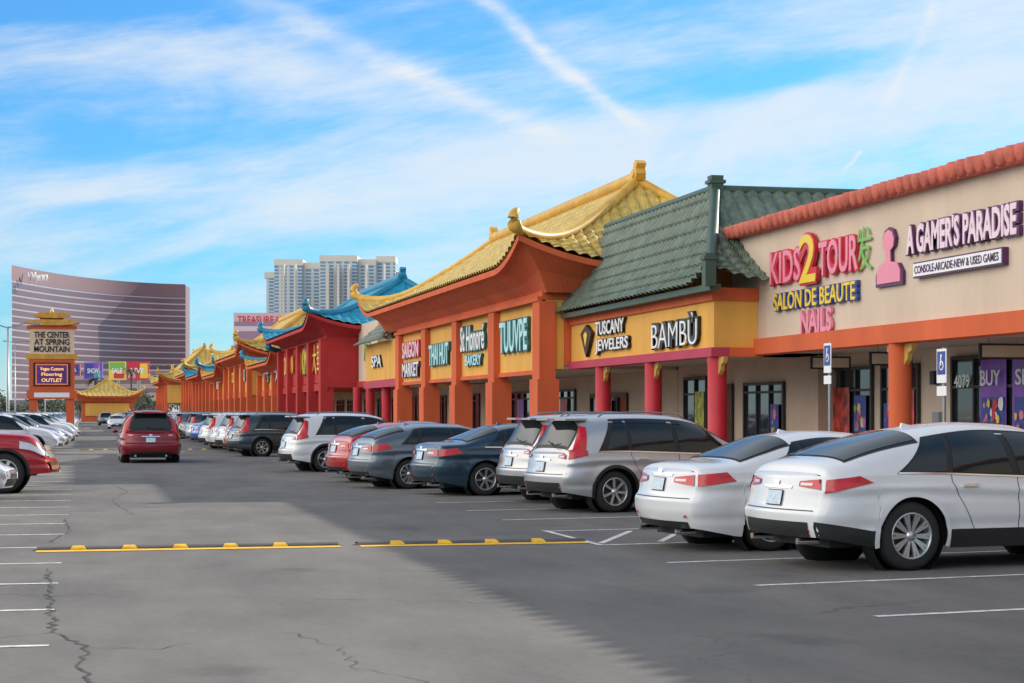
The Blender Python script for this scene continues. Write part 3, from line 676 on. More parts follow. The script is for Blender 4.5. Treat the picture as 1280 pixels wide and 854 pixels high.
def wheel(r,style):
    if (r,style) not in WH: WH[(r,style)]=wheel_mesh(r,style)
    return WH[(r,style)]
CM={}
def car_mesh(kind,color,lod=1):
    if (kind,color,lod) in CM: return CM[(kind,color,lod)]
    S=SP[kind]; L,W=S['L'],S['W']; top0=pchip(S['top']); belt=pchip(S['belt']); zb0=S['zb']; wr=S['wr']; Ra=wr+.065
    PT=paint(color)
    top=lambda u:max(top0(u),belt(u)+.02)
    nx=S.get('n',NEXP)
    def Wx(u):
        k=1
        if u<.5: t=1-u/.5; k-=.20*(1-math.sqrt(max(0,1-t*t)))
        if L-u<1.0: t=1-(L-u)/1.0; k-=.30*(1-math.sqrt(max(0,1-t*t)))
        return W*k
    def zbot(u):
        z=zb0
        if u<.6: z+=.10*(1-u/.6)
        if L-u<.6: z+=.04*(1-(L-u)/.6)
        return z
    def zlow(u):
        z=zbot(u)
        for ax in (S['ar'],S['af']):
            d=abs(u-ax)
            if d<Ra: z=max(z,wr+math.sqrt(Ra*Ra-d*d))
        return z
    def side(u,z):
        bz=belt(u); w_=Wx(u)
        if z<=bz:
            if z<.6: y=1-.075*((.6-z)/.4)**2
            else: y=1-.045*((z-.6)/(bz-.6+.01))**2
            y=y*w_+ .016*math.exp(-((z-(bz-.13))/.035)**2)-.014*math.exp(-((z-(bz-.22))/.05)**2)
            y-= .018*math.exp(-((z-(zb0+.22))/.05)**2)
            for ax in (S['ar'],S['af']):
                rr=math.hypot(u-ax,z-wr)
                y+=.022*math.exp(-((rr-Ra)/.10)**2)
            return y
        tp=top(u); r=min(1,(z-bz)/(tp-bz)); ln=.20*min(1,(tp-bz)/.5)
        return w_*.955*(1-r**nx)**(1/nx)*(1-ln*r)
    def dx(u,z):
        o_=0
        if u<.6:
            k=(1-u/.6)**1.5; o_+=k*(.10*max(0,(z-.62)/.5)+.13*max(0,(.5-z)/.3)**1.5)
            o_+=k*.035*(1/(1+math.exp(-(z-.655)/.012)))
        if L-u<.6:
            k=(1-(L-u)/.6)**1.5; o_-=k*(.14*max(0,(z-.5)/.35)+.12*max(0,(.42-z)/.25)**1.5)
        return o_
    def pt(u,y,z): return Vector((u+dx(u,z)-L/2,y,z))
    def upper(u,phi):
        bz=belt(u); tp=top(u); c=math.cos(phi); s=abs(math.sin(phi))
        r=s**(2/nx); ln=.20*min(1,(tp-bz)/.5); y=Wx(u)*.955*abs(c)**(2/nx)*(1-ln*r)
        return pt(u,-y if c>0 else y,bz+(tp-bz)*r)
    us=set()
    nst=70 if lod else 34
    for i in range(nst+1): us.add(round(L*i/nst,4))
    for v in (.004,.012,.025,.05,.08,.12,.16,.2,.25,.3,.36): us.add(v); us.add(round(L-v,4))
    for ax in (S['ar'],S['af']):
        for k in range(0,15): us.add(round(ax-Ra*math.cos(math.pi*k/14),4))
        us.add(round(ax-Ra-.002,4)); us.add(round(ax+Ra+.002,4))
    us=sorted(u for u in us if 0<=u<=L)
    nl,nu=(24 if lod else 14),10
    b=MB()
    for sg in (-1,1):
        rows=[]
        for u in us:
            z0=zlow(u); bz=belt(u); r=[]
            for j in range(nl+1):
                z=z0+(bz-z0)*j/nl; r.append(pt(u,sg*side(u,z),z))
            rows.append(r)
        b.grid(rows,PT)
    rows=[[upper(u,math.pi*j/(2*nu)) for j in range(2*nu+1)] for u in us]
    b.grid(rows,PT)
    for sg in (-1,1):
        b.grid([[pt(u,sg*side(u,belt(u)),belt(u)),pt(u,sg*Wx(u)*.955,belt(u)+.001)] for u in us],PT)
    def cap(u,y,z,sgn,bul):
        w_=max(.05,side(u,min(z,belt(u))))
        return Vector((u+dx(u,z)-L/2+sgn*bul*max(0,1-(y/w_)**2),y,z))
    def capgrid(u,sgn,bul):
        rows=[]; z0=zlow(u); bz=belt(u)
        for j in range(33):
            z=z0+(bz-z0)*j/32; w_=side(u,z); rows.append([cap(u,-w_+2*w_*i/16,z,sgn,bul) for i in range(17)])
        tp=top(u)
        w_=Wx(u)*.955
        rows.append([Vector((u+dx(u,bz+.01)-L/2+sgn*bul*.9*(1-((i-8)/8)**2),-w_+2*w_*i/16,bz+.02)) for i in range(17)])
        r=[]
        for i in range(17):
            y=-w_+2*w_*i/16; rr=max(0,1-abs(y/w_)**nx)**(1/nx); r.append(pt(u,y*.97,bz+(tp-bz)*rr))
        rows.append(r)
        b.grid(rows,PT)
    capgrid(0,-1,.11); capgrid(L,1,.16)
    b.box(-L/2+.25,L/2-.3,-W+.30,W-.30,zb0-.02,belt(L*.5)-.12,black)
    b.box(-L/2+S['ar']+Ra+.03,-L/2+S['af']-Ra-.03,-W+.12,W-.12,zb0-.01,.55,black)
    for ax in (S['ar'],S['af']):
        for sg in (-1,1):
            b.lathe((ax-L/2,sg*(W-.33),wr),(0,sg,0),[(0.001,0),(Ra+.02,0),(Ra+.02,.23)],black,28)
    def patch(f,ns,ntt,mat,eps,ref):
        P=[[f(i/ns,j/ntt) for j in range(ntt+1)] for i in range(ns+1)]
        Q=[]
        for i in range(ns+1):
            r=[]
            for j in range(ntt+1):
                a_=P[min(i+1,ns)][j]-P[max(i-1,0)][j]; c_=P[i][min(j+1,ntt)]-P[i][max(j-1,0)]
                n_=a_.cross(c_)
                if n_.length<1e-9: n_=Vector(ref)
                n_.normalize()
                if n_.dot(Vector(ref))<0: n_=-n_
                r.append(P[i][j]+n_*eps)
            Q.append(r)
        b.grid(Q,mat)
    def sidewin(wn,mat,eps,g0,g1,sg):
        a,b2,c,d_=wn
        def f(s,t):
            u=(a+(b2-a)*t)+((c+(d_-c)*t)-(a+(b2-a)*t))*s
            lo=belt(u)+g0; hi=max(lo+.004,top(u)-g1); z=lo+(hi-lo)*t
            return pt(u,sg*side(u,z),z)
        patch(f,26,6,mat,eps,(0,sg,0))
    for sg in (-1,1):
        sidewin(S['sur'],black,.004,.012,.085,sg)
        for wn in S['wins']: sidewin(wn,glass,.008,.035,.105,sg)
        def f(s,t,sg=sg):
            u=S['sur'][0]+.02+(S['sur'][2]-S['sur'][0])*s; z=belt(u)+.006+.018*t; return pt(u,sg*side(u,z),z)
        patch(f,20,1,chrome if kind in('crossover','sedan','suv') else black,.009,(0,sg,0))
        w0=S['wins'][-1][0]; w1=S['wins'][-2][0]
        for us_ in ([w0-.05,w1-.03,S['sur'][2]-.02] if kind!='pickup' else [3.0,2.05,4.0]):
            def f(s,t,us_=us_,sg=sg):
                u=us_+.009*s; z=zb0+.12+(belt(us_)+.01-zb0-.12)*t
                u=u+(.0 if us_>S['ar']+Ra+.1 else max(0,(.95-z))*.55)
                return pt(u,sg*side(u,z),z)
            patch(f,1,20,black,.003,(0,sg,0))
        for us_ in (w0+.02,w1+.10):
            u=us_; z=belt(u)-.10; y=side(u,z)
            b.box(u-L/2,u+.19-L/2,min(sg*y,sg*(y+.035)),max(sg*y,sg*(y+.035)),z-.015,z+.015,chrome if kind in('crossover','suv') else PT)
        ua,ub=S['ar']+Ra+.03,S['af']-Ra-.03
        cm=black if S['clad'] else PT
        hh=.17 if S['clad'] else .09
        def f(s,t,sg=sg):
            u=ua+(ub-ua)*s; z=zb0-.03+(hh+.03)*t; return pt(u,sg*(side(u,max(z,zb0))+.012*(1-t)),z)
        patch(f,12,3,cm,.012,(0,sg,0))
        if S['clad']:
            for ax in (S['ar'],S['af']):
                def f(s,t,ax=ax,sg=sg):
                    an=math.pi*(-.08+1.16*s); rr=Ra-.012+.055*t; u=ax-rr*math.cos(an); z=wr+rr*math.sin(an); u=min(max(u,.0),L)
                    return pt(u,sg*side(u,max(z,zb0)),max(z,zb0-.02))
                patch(f,28,2,black if kind!='crossover' else PT,.012,(0,sg,0))
        else:
            for ax in (S['ar'],S['af']):
                def f(s,t,ax=ax,sg=sg):
                    an=math.pi*s; rr=Ra-.01+.028*t; u=ax-rr*math.cos(an); z=wr+rr*math.sin(an)
                    return pt(u,sg*side(u,z),z)
                patch(f,28,2,PT,.008,(0,sg,0))
        if kind=='crossover':
            def f(s,t,sg=sg):
                u=.0+(S['ar']-Ra-.03)*s; z=zbot(u)+.17*t; return pt(u,sg*side(u,z),z)
            patch(f,14,3,black,.010,(-.2,sg,0))
        for li,q in enumerate(S['lights']):
            def f(s,t,q=q,sg=sg):
                u=(q[0][0]*(1-s)+q[1][0]*s)*(1-t)+(q[3][0]*(1-s)+q[2][0]*s)*t
                z=(q[0][1]*(1-s)+q[1][1]*s)*(1-t)+(q[3][1]*(1-s)+q[2][1]*s)*t
                z=min(z,top(u)-.03)
                return pt(u,sg*side(u,z),z)
            patch(f,12,6,tail,.012,(-.3,sg,0))
        y0,y1,z0,z1=S['caplt']
        def f(s,t,sg=sg):
            y=y0+(y1-y0)*s; zm=(z0+z1)/2; z=zm+(z0+(z1-z0)*t-zm)*(.45+.55*s)
            return cap(0,sg*min(y,side(0,z)-.002),z,-1,.11)
        patch(f,8,4,tail,.012,(-1,0,0))
        def f(s,t,sg=sg):
            y=y0+.03+(y1-y0)*.5*s; z=(z0+z1)/2-.018+.03*t; return cap(0,sg*y,z,-1,.11)
        patch(f,4,2,tail_c,.016,(-1,0,0))
        def f(s,t,sg=sg):
            u=L-.02-(.62)*s; zz=belt(u); z=zz-.15+.12*t+.04*s*t; return pt(u,sg*side(u,min(z,belt(u))),z)
        patch(f,12,3,head,.010,(.3,sg,0))
        def f(s,t,sg=sg):
            y=.52+(side(L,.5)-.525)*s; z=belt(L)-.13+.11*t; return cap(L,sg*y,z,1,.16)
        patch(f,6,3,head,.010,(1,0,0))
        b.box(-L/2-.015,-L/2+.05,sg*.58-.09,sg*.58+.09,.42,.45,tail)
        u=S['sur'][2]-.10; z=belt(u)+.09; y=side(u,belt(u))
        rows=[]
        for i,(k,sc) in enumerate(((0,.35),(.25,.85),(.5,1),(.8,.95),(1,.6))):
            cy=sg*(y+.03+.20*k); rows.append([(u-L/2+.09*sc*math.cos(2*math.pi*a/12)-.02*k,cy,z+.075*sc*math.sin(2*math.pi*a/12)) for a in range(12)])
        b.grid(rows,PT,True,True); b.poly(rows[-1],PT); b.poly(rows[0],PT)
        if S['rails']:
            b.tube([(x_-L/2,sg*(W*.66),z_) for x_,z_ in ((.75,top(.75)-.03),(.85,top(.85)+.025),(1.6,top(1.6)+.03),(2.3,top(2.3)+.02),(2.42,top(2.42)-.04))],.016,steel,6)
    def wsf(u0,u1,ph):
        def f(s,t):
            u=u0+(u1-u0)*t; phi=ph+(math.pi-2*ph)*s; return upper(u,phi)
        return f
    patch(wsf(S['ws'][0],S['ws'][1],R(40)),14,8,glass,.006,(.6,0,.8))
    patch(wsf(S['rg'][0]-.02,S['rg'][1]+.02,R(38)),14,8,black,.004,(-.6,0,.8))
    patch(wsf(S['rg'][0]+.01,S['rg'][1]-.005,R(44)),14,8,glass,.009,(-.6,0,.8))
    if kind in('suv','minivan'):
        zt_=top(S['rg'][1]); u=S['rg'][1]
        b.box(u-.16-L/2,u+.25-L/2,-.56,.56,zt_+.0,zt_+.035,PT)
        b.box(u-.165-L/2,u-.161-L/2,-.14,.14,zt_+.006,zt_+.028,tail)
        b.tube([(-L/2+.17,.12,1.20),(-L/2+.10,-.18,1.13),(-L/2+.14,-.42,1.16)],.010,black,5)
    if not S['rails'] and kind!='pickup':
        tt=S['rg'][1]+.22
        b.prism([(tt-L/2,-.02,top(tt)-.01),(tt+.18-L/2,-.02,top(tt+.18)-.01),(tt+.03-L/2,-.004,top(tt)+.05)],(0,.03,0),PT)
    def capbox(y0,y1,z0,z1,mat,eps,sgn=-1,n=10):
        U_=0 if sgn<0 else L; bl=.11 if sgn<0 else .16
        patch(lambda s,t:cap(U_,y0+(y1-y0)*s,z0+(z1-z0)*t,sgn,bl),n,3,mat,eps,(sgn,0,0))
    zp=.76 if kind!='sedan' and kind!='hatch' else .80
    capbox(-.165,.165,zp-.075,zp+.095,frame_dk,.012); capbox(-.155,.155,zp-.065,zp+.085,plate,.02)
    capbox(-.30,.30,zp+.115,zp+.145,chrome,.012); capbox(-.05,.05,zp+.15,zp+.20,chrome,.014)
    zbm=zbot(0)
    capbox(-.66,.66,zbm,zbm+(.16 if S['clad'] else .08),black,.008)
    capbox(-.72,.72,.645,.655,black,.003,n=20)
    b.tube([(-L/2+.2,.5,zb0+.05),(-L/2-.06,.5,zb0+.05)],.035,chrome,10); b.tube([(-L/2+.2,-.5,zb0+.05),(-L/2-.06,-.5,zb0+.05)],.035,chrome,10)
    bl=belt(L)
    capbox(-.5,.5,bl-.16,bl-.02,black,.010,1); capbox(-.52,.52,bl-.095,bl-.075,chrome,.016,1); capbox(-.6,.6,zb0+.08,zb0+.22,black,.008,1); capbox(-.5,.5,bl-.02,bl-.005,chrome,.016,1)
    capbox(-.15,.15,.40,.52,plate,.02,1)
    if kind=='pickup':
        capbox(-.58,.58,.72,1.0,black,.014,1)
        capbox(-.60,.60,.86,.89,chrome,.02,1); capbox(-.03,.03,.72,1.0,chrome,.02,1); capbox(-.72,.72,.46,.66,chrome,.03,1)
    ob=b.obj('t'); me=ob.data; bpy.data.objects.remove(ob); CM[(kind,color,lod)]=me
    return me
def car(name,kind,color,cx,cy,ang,style=0,lod=1):
    S=SP[kind]; e=empty(name,(cx,cy,.0),R(ang))
    me=car_mesh(kind,color,lod); ob=bpy.data.objects.new('body',me); scene.collection.objects.link(ob); ob.parent=e
    wm=wheel(S['wr'],style)
    for i,(u,sg) in enumerate(((S['ar'],-1),(S['ar'],1),(S['af'],-1),(S['af'],1))):
        wo_=bpy.data.objects.new('wheel_%d'%(i+1),wm); scene.collection.objects.link(wo_); wo_.parent=e
        wo_.location=(u-S['L']/2,sg*(S['W']-.145),S['wr']+.004); wo_.rotation_euler=(0,random.uniform(0,2),0 if sg<0 else math.pi)
    return e
def park(kind,color,wx,wy,ang=9,style=0,name='parked_car',lod=1):
    S=SP[kind]; a=R(ang); h=Vector((math.cos(a),math.sin(a))); n=Vector((math.sin(a),-math.cos(a)))
    c=Vector((wx,wy))-h*(S['ar']-S['L']/2)-n*S['W']
    return car(name,kind,color,c.x,c.y,ang,style,lod)
park('crossover','white',8.62,18.15,8,0)
park('sedan','white',8.17,21.1,9,1)
park('suv','silver',8.73,29.8,12,2,'parked_suv')
park('suv','silver',8.9,33.0,10,1,'parked_suv')
park('sedan','navy',7.93,36.4,10,2)
park('hatch','grey',7.0,40.0,10,0)
park('hatch','red',7.0,43.6,12,1)
park('sedan','grey',7.6,46.6,10,1)
park('suv','white',6.68,52,10,1,'parked_suv')
park('suv','darkgrey',6.6,70.2,12,2,'parked_suv')
cols_=['white','white','silver','white','grey','black','red','silver','blue','darkgrey','grey']
seq=[('hatch','orange',76),('suv','white',79),('sedan','white',82.3),('suv','white',85.5),('hatch','blue',89),('suv','white',92.5),('sedan','blue',96),('sedan','silver',102),('suv','darkgrey',107),('sedan','black',112),('suv','grey',118)]
for kd,cc,y in seq: park(kd,cc,6.6+random.uniform(-.3,.3),y,10+random.uniform(-2,2),1,'parked_suv' if kd=='suv' else 'parked_car',0)
y=123
while y<300:
    if random.random()<.8:
        kd=random.choice(['suv','sedan','hatch','suv']); park(kd,random.choice(cols_),6.7+random.uniform(-.4,.4),y,10,1,'parked_suv' if kd=='suv' else 'parked_car',0)
    y+=random.choice([2.9,3.0,5.8])
def left(kind,color,nose,y,ang=0,name='parked_car',lod=0,style=1):
    S=SP[kind]; car(name,kind,color,nose-S['L']/2,y,ang,style,lod)
left('sedan','white',-1.45,37.4,0,lod=1)
left('pickup','red',-.68,40.7,0,'pickup_truck',1,1)
left('suv','white',-1.0,76,0,'parked_suv'); left('sedan','white',-.8,83); left('suv','silver',-.9,88,0,'parked_suv'); left('sedan','white',-.6,93); left('suv','white',-.5,104,0,'parked_suv')
left('sedan','grey',-.9,109.5); left('suv','white',-.4,118,0,'parked_suv')
y=138
while y<290:
    if random.random()<.7:
        kd=random.choice(['suv','sedan','hatch']); left(kd,random.choice(cols_),-.8,y,0,'parked_suv' if kd=='suv' else 'parked_car')
    y+=3
y=60
while y<200:
    if random.random()<.6:
        kd=random.choice(['suv','sedan','hatch']); left(kd,random.choice(cols_),-6.6,y,180,'parked_suv' if kd=='suv' else 'parked_car')
    y+=3
car('minivan','minivan','maroon',2.15,64.6,90,1,1)
car('driving_car','sedan','white',3.2,190,-90,1,0); car('driving_car','suv','grey',2.6,240,92,1,0)
for x in (-12,-4,6): car('driving_car',random.choice(['suv','sedan']),random.choice(['white','silver','red']),x,318,0,1,0)
# ------------------------------------------------------------------ street furniture
def hsign(x,y,h):
    e=empty('accessible_parking_sign',(x,y,.15)); b=MB()
    b.tube([(x,y,.15),(x,y,h)],.03,steel,8)
    b.box(x-.045,x-.033,y-.16,y+.16,h-.55,h-.02,s_white); b.box(x-.05,x-.0455,y-.135,y+.135,h-.42,h-.06,s_blue)
    b.lathe((x-.052,y,h-.13),(-1,0,0),[(.028,0),(.001,.003)],s_white,10)
    b.lathe((x-.052,y-.01,h-.28),(-1,0,0),[(.075,0),(.055,.003)],s_white,16)
    b.box(x-.056,x-.051,y-.01,y+.02,h-.28,h-.15,s_white)
    b.box(x-.045,x-.033,y-.16,y+.16,h-.75,h-.6,s_white)
    b.obj('post_and_plate',e,(x,y,.15))
hsign(13.0,26.3,2.7); hsign(13.0,30.8,2.95)
# sign tower
o=(-2.2,133,0); e=empty('shopping_center_sign_tower',o); b=MB(); tx,ty=-2.2,133
cream=pmat('sign_cream',(.76,.56,.38),.8,.1,1)
for s in (-1,1): b.box(tx+s*1.25-.28,tx+s*1.25+.28,ty-.4,ty+.4,.5,3.2,orange)
for s in (-1,1): b.box(tx+s*1.25-.36,tx+s*1.25+.36,ty-.5,ty+.5,0,.5,concrete)
b.box(tx-1.7,tx+1.7,ty-.5,ty+.5,2.6,3.2,orange); b.box(tx-1.2,tx+1.2,ty-.52,ty-.502,2.72,3.05,s_white)
b.box(tx-1.55,tx+1.55,ty-.45,ty+.45,3.2,5.4,orange)
led_f=pmat('led_frame_glow',(.75,.22,.08),.4,.2,2,emis=.35)
b.box(tx-1.25,tx+1.25,ty-.5,ty-.452,3.5,5.15,s_black); b.box(tx-1.1,tx+1.1,ty-.512,ty-.502,3.6,5.05,led_f)
b.box(tx-1.02,tx+1.02,ty-.525,ty-.514,3.68,4.97,pmat('led_screen',(.10,.02,.16),.3,.4,2,emis=.3))
b.box(tx-1.75,tx+1.75,ty-.5,ty+.5,5.4,5.75,tile_o)
b.box(tx-1.5,tx+1.5,ty-.45,ty+.45,5.75,7.5,cream); b.box(tx-1.7,tx+1.7,ty-.5,ty+.5,7.5,7.75,orange)
for s,zz,wd in ((1,7.75,1.9),(1,8.25,1.3)):
    pts=[]
    for i in range(21):
        f=-1+i/10; pts.append((tx+f*wd,ty-.75,zz+.2*abs(f)**3))
    top_=[(tx-wd*.62,ty-.75,zz+.4),(tx+wd*.62,ty-.75,zz+.4)]
    b.prism(pts+top_[::-1],(0,1.5,0),tile_o)
b.box(tx-.8,tx+.8,ty-.3,ty+.3,8.15,8.35,orange); b.lathe((tx,ty,8.55),(0,0,1),[(.12,0),(.16,.15),(.08,.3),(.01,.5)],gold,10)
b.obj('tower',e,o)
rt=(90,0,0)
text('THE CENTER','sign_letters',e,o,(tx,ty-.48,7.1),2.4,.42,s_black,.01,.02,rot=rt); text('AT SPRING','sign_letters',e,o,(tx,ty-.48,6.6),2.4,.42,s_black,.01,.02,rot=rt); text('MOUNTAIN','sign_letters',e,o,(tx,ty-.48,6.1),2.4,.42,s_black,.01,.02,rot=rt)
ledt=pmat('led_text_amber',(1,.55,.15),.5,.05,1,emis=.9)
text('Vegas Custom','led_letters',e,o,(tx,ty-.54,4.68),1.6,.3,ledt,.005,.015,rot=rt); text('Flooring','led_letters',e,o,(tx,ty-.54,4.3),1.4,.3,ledt,.005,.015,rot=rt); text('OUTLET','led_letters',e,o,(tx,ty-.54,3.92),1.4,.25,ledt,.005,.015,rot=rt)
def lamp(x,y,h,two=True):
    e=empty('street_lamp',(x,y,0)); b=MB(); b.lathe((x,y,0),(0,0,1),[(.3,0),(.3,.6),(.1,.62),(.06,h)],steel,10)
    for s in ((-1,1) if two else (1,)):
        b.tube([(x,y,h-.1),(x+s*.8,y,h+.15),(x+s*1.6,y,h+.2)],.04,steel,6); b.box(x+s*1.5-.1,x+s*1.5+.45,y-.15,y+.15,h+.1,h+.24,steel)
    b.obj('pole_and_heads',e,(x,y,0))
for x,y,h in ((-4.6,118,7),(-9,255,11),(-6.0,300,10),(3,390,12),(16,420,12),(-10,420,12)): lamp(x,y,h)
# ------------------------------------------------------------------ skyline
cy_,sy_=math.cos(YAW),math.sin(YAW)
def wp(px,D):
    L_=(px-640)/2300*D; return (D*sy_+L_*cy_, D*cy_-L_*sy_)
def striped(name,base,line,per,duty,rough=.25,metal=.2,vper=0,vcol=None):
    m,t,bs=nt(name); n=t.nodes; l=t.links
    tc=n.new('ShaderNodeTexCoord'); s=n.new('ShaderNodeSeparateXYZ'); l.new(tc.outputs['Object'],s.inputs[0])
    def mt(op,a,b_):
        q=n.new('ShaderNodeMath'); q.operation=op
        for i,x in enumerate((a,b_)):
            if isinstance(x,(int,float)): q.inputs[i].default_value=x
            else: l.new(x,q.inputs[i])
        return q.outputs[0]
    f=mt('LESS_THAN',mt('FRACT',mt('DIVIDE',s.outputs[2],per),0),duty)
    nz=n.new('ShaderNodeTexNoise'); nz.inputs['Scale'].default_value=.02; l.new(tc.outputs['Object'],nz.inputs['Vector'])
    r=n.new('ShaderNodeValToRGB'); r.color_ramp.elements[0].color=(*[c*.8 for c in base],1); r.color_ramp.elements[1].color=(*[min(1,c*1.25) for c in base],1)
    l.new(nz.outputs[0],r.inputs[0])
    mx=n.new('ShaderNodeMix'); mx.data_type='RGBA'; l.new(f,mx.inputs[0]); l.new(r.outputs[0],mx.inputs[6]); mx.inputs[7].default_value=(*line,1)
    out=mx.outputs[2]
    if vper:
        g_=mt('LESS_THAN',mt('FRACT',mt('DIVIDE',mt('SUBTRACT',s.outputs[0],mt('MULTIPLY',s.outputs[1],.23)),vper),0),.36)
        m2=n.new('ShaderNodeMix'); m2.data_type='RGBA'; l.new(g_,m2.inputs[0]); l.new(out,m2.inputs[6]); m2.inputs[7].default_value=(*vcol,1); out=m2.outputs[2]
    l.new(out,bs.inputs['Base Color']); bs.inputs['Roughness'].default_value=rough; bs.inputs['Metallic'].default_value=metal
    return m
bronze=striped('bronze_glass',(.21,.11,.13),(.50,.43,.50),6.6,.20,.25,.15)
o=(*wp(120,1930),0); e=empty('curved_hotel_tower',o); b=MB()
H=140
prof=[]
for i in range(41):
    f=i/40; px=15+(232-15)*f
    x1,x2,x3=15,120,232; d1,d2,d3=1750,1930,2016
    D=d1*(px-x2)*(px-x3)/((x1-x2)*(x1-x3))+d2*(px-x1)*(px-x3)/((x2-x1)*(x2-x3))+d3*(px-x1)*(px-x2)/((x3-x1)*(x3-x2))
    prof.append(wp(px,D))
bk=[(prof[i][0]+6,prof[i][1]+28) for i in range(41)]
b.grid([[(x,y,0) for x,y in prof],[(x,y,H) for x,y in prof]],bronze,True)
b.grid([[(x,y,0) for x,y in bk],[(x,y,H) for x,y in bk]],bronze,True)
topm=pmat('tower_top',(.25,.135,.15),.5,.1,.01)
b.grid([[(x,y,H) for x,y in prof],[(x,y,H) for x,y in bk]],topm,False)
b.quad((*prof[0],0),(*prof[0],H),(*bk[0],H),(*bk[0],0),topm); b.quad((*prof[-1],0),(*prof[-1],H),(*bk[-1],H),(*bk[-1],0),topm)
b.grid([[(x-.3,y-1,H-13) for x,y in prof],[(x-.3,y-1,H+1.5) for x,y in prof]],topm,True)
b.obj('tower',e,o)
wt=pmat('white_script',(.88,.88,.88),.5,.02,1)
xx,yy=wp(47,1790); text('Wynn','roof_script',e,o,(xx,yy-14,H-9),26,12,wt,.5,.02,rot=(90,0,-13-27))
pal=striped('hotel_facade',(.17,.30,.42),(.58,.64,.68),3.6,.36,.5,0,8.5,(.60,.62,.62))
pal2=pmat('hotel_stone',(.70,.65,.58),.8,.08,.02)
o=(*wp(415,1900),0); e=empty('palace_hotel_tower',o); b=MB()
def blk(pxa,pxb,D,ytop,dep=40,mat=pal,cap=True):
    h=1.7+(515-ytop)/2300*D; A=wp(pxa,D); B=wp(pxb,D); dv=Vector((sy_,cy_,0))*dep
    pts=[(A[0],A[1],0),(B[0],B[1],0),(B[0]+dv.x,B[1]+dv.y,0),(A[0]+dv.x,A[1]+dv.y,0)]
    b.prism(pts,(0,0,h),mat)
    if cap:
        c=[Vector(p)+Vector((0,0,h)) for p in pts]; cen=sum(c,Vector())/4
        c=[cen+(p-cen)*1.03+Vector((0,0,-5)) for p in c]; b.prism(c,(0,0,6.5),pal2)
blk(333,500,1950,342); blk(343,378,1925,326); blk(400,446,1915,321); blk(378,400,1930,330); blk(446.5,469.5,1925,326); blk(470,494,1935,322)
for a_,c_ in ((353,355.5),(367,369.5),(408,411),(421,424),(434,437),(456,458.5),(479,481)): blk(a_,c_,1903,330,8,pal2,False)
b.obj('towers',e,o)
def sky_block(name,pxa,pxb,D,ytop,mat,dep=30):
    global b
    o=(*wp((pxa+pxb)/2,D),0); e=empty(name,o)
    b=MB(); blk(pxa,pxb,D,ytop,dep,mat,False)
    b.obj('volume',e,o)
purple=striped('casino_facade',(.34,.20,.28),(.70,.55,.62),9,.35,.6,0)
sky_block('casino_block',292,382,1200,391,pmat('casino_cream',(.72,.58,.58),.7,.1,.02))
A=wp(337,1195)
o=(A[0],A[1],0); e=empty('casino_rooftop_sign',o)
text('TREASURE ISLAND','letters',e,o,(A[0],A[1]-2,1.7+115/2300*1195),42,5,s_red,.5,.02,rot=(90,0,-13))
b=MB(); blk(293,381,1190,402,6,purple,False); b.obj('band',e,o)
sky_block('office_block',232,300,1250,470,striped('office_tan',(.20,.2,.22),(.5,.42,.36),4,.5,.7,0))
sky_block('hotel_podium',90,232,1500,462,striped('podium',(.22,.15,.16),(.45,.36,.34),7,.5,.8,0))
sky_block('low_rise_building',0,95,600,500,striped('lowrise',(.45,.38,.33),(.2,.2,.22),4,.4,.8,0))
sky_block('low_rise_building',85,200,520,494,striped('lowrise_b',(.42,.37,.34),(.2,.2,.22),3.5,.4,.8,0))
def billboard(px0,px1,D,y0,y1,base,cols,lab):
    global b
    A=wp(px0,D);B=wp(px1,D); o=(A[0],A[1],0); e=empty('billboard',o)
    b=MB(); z1=1.7+(515-y0)/2300*D; z0=1.7+(515-y1)/2300*D
    h=z1-z0; ux=Vector((B[0]-A[0],B[1]-A[1],0)); wd=ux.length; ux.normalize(); nn=Vector((-sy_,-cy_,0))
    P=lambda u,z,k:Vector((A[0],A[1],0))+ux*u+Vector((0,0,z))+nn*k
    b.prism([P(0,z0,0),P(wd,z0,0),P(wd,z1,0),P(0,z1,0)],(-nn*.6),base)
    for i,(c,u0,u1,v0,v1) in enumerate(cols):
        b.quad(P(u0*wd,z0+v0*h,.02+.01*i),P(u1*wd,z0+v0*h,.02+.01*i),P(u1*wd,z0+v1*h,.02+.01*i),P(u0*wd,z0+v1*h,.02+.01*i),c)
    m_=P(wd/2,0,-1.2)
    b.tube([(m_.x,m_.y,0),(m_.x,m_.y,z1-.5)],.4,steel,8); b.obj('panel_and_post',e,o)
    c_=P(wd/2,z0+h*.5,.15); text(lab,'print_letters',e,o,tuple(c_),wd*.62,h*.3,s_white,.01,.02,rot=(90,0,-13.09))
billboard(105,128,420,453,474,blueposter,[(s_blue,.05,.5,.1,.9),(poster3,.55,.95,.1,.5)],'SHOW')
billboard(136,157,480,452,475,s_yel,[(s_green,.05,.95,.55,.95),(s_red,.3,.9,.08,.4)],'SALE')
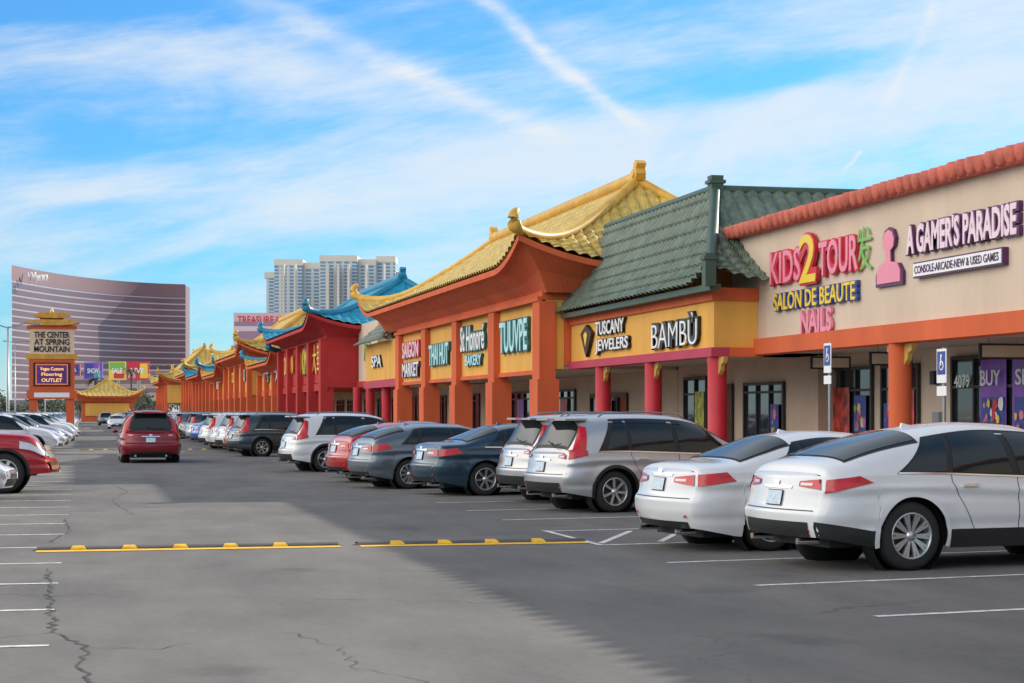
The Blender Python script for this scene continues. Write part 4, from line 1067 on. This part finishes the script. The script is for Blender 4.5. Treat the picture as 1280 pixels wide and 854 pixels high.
billboard(158.5,186,480,452,475,s_red,[(s_yel,.6,.95,.1,.9),(s_pink,.05,.4,.1,.5)],'LIVE')
billboard(78,100,380,455,470,poster2,[(s_blue,.5,.95,.1,.9)],'HOTEL')
leafm=pmat('foliage',(.06,.085,.04),.8,.5,.6)
bark=pmat('bark',(.12,.09,.07),.9,.2,3)
b=MB()
def tree(x,y,h,r,n=260):
    b.tube([(x,y,0),(x+.1,y,h*.45),(x,y,h*.75)],[.18,.12,.05],bark,6)
    cl_=[(random.uniform(-.6,.6)*r,random.uniform(-.6,.6)*r,h*random.uniform(.5,.92)) for _ in range(7)]
    for i in range(n):
        c=random.choice(cl_); v=Vector((random.gauss(0,1),random.gauss(0,1),random.gauss(0,.8)))*r*.26
        p=Vector((x+c[0],y+c[1],c[2]))+v; s=random.uniform(.2,.45)
        d1=Vector((random.uniform(-1,1),random.uniform(-1,1),random.uniform(-1,1))).normalized()*s; d2=d1.orthogonal().normalized()*s*.7
        b.poly([p-d1,p+d2,p+d1,p-d2],leafm)
for i in range(34):
    x=random.uniform(-22,24); y=random.uniform(352,430); tree(x,y,random.uniform(3,6.5),random.uniform(1.8,3.0),120)
b.obj('distant_trees')
b=MB()
pf=pmat('palm_frond',(.08,.10,.045),.7,.3,1)
def palm(x,y,h):
    b.tube([(x,y,0),(x+.15,y,h*.5),(x,y,h)],[.28,.2,.18],bark,8)
    for k in range(22):
        a=random.uniform(0,6.28); l=random.uniform(1.6,2.3); el_=random.uniform(-.3,1.0)
        P=[]
        for j in range(6):
            f=j/5; rr=l*f; zz=h+math.sin(el_)*l*f-1.1*f*f*l*.6; w_=.22*math.sin(math.pi*min(.95,f+.12))
            P.append([(x+rr*math.cos(a)-w_*math.sin(a),y+rr*math.sin(a)+w_*math.cos(a),zz-.08),(x+rr*math.cos(a),y+rr*math.sin(a),zz),(x+rr*math.cos(a)+w_*math.sin(a),y+rr*math.sin(a)-w_*math.cos(a),zz-.08)])
        b.grid(P,pf,False)
for x,y,h in ((14,350,8),(2,362,8),(9,372,10)): palm(x,y,h)
b.obj('palm_trees')
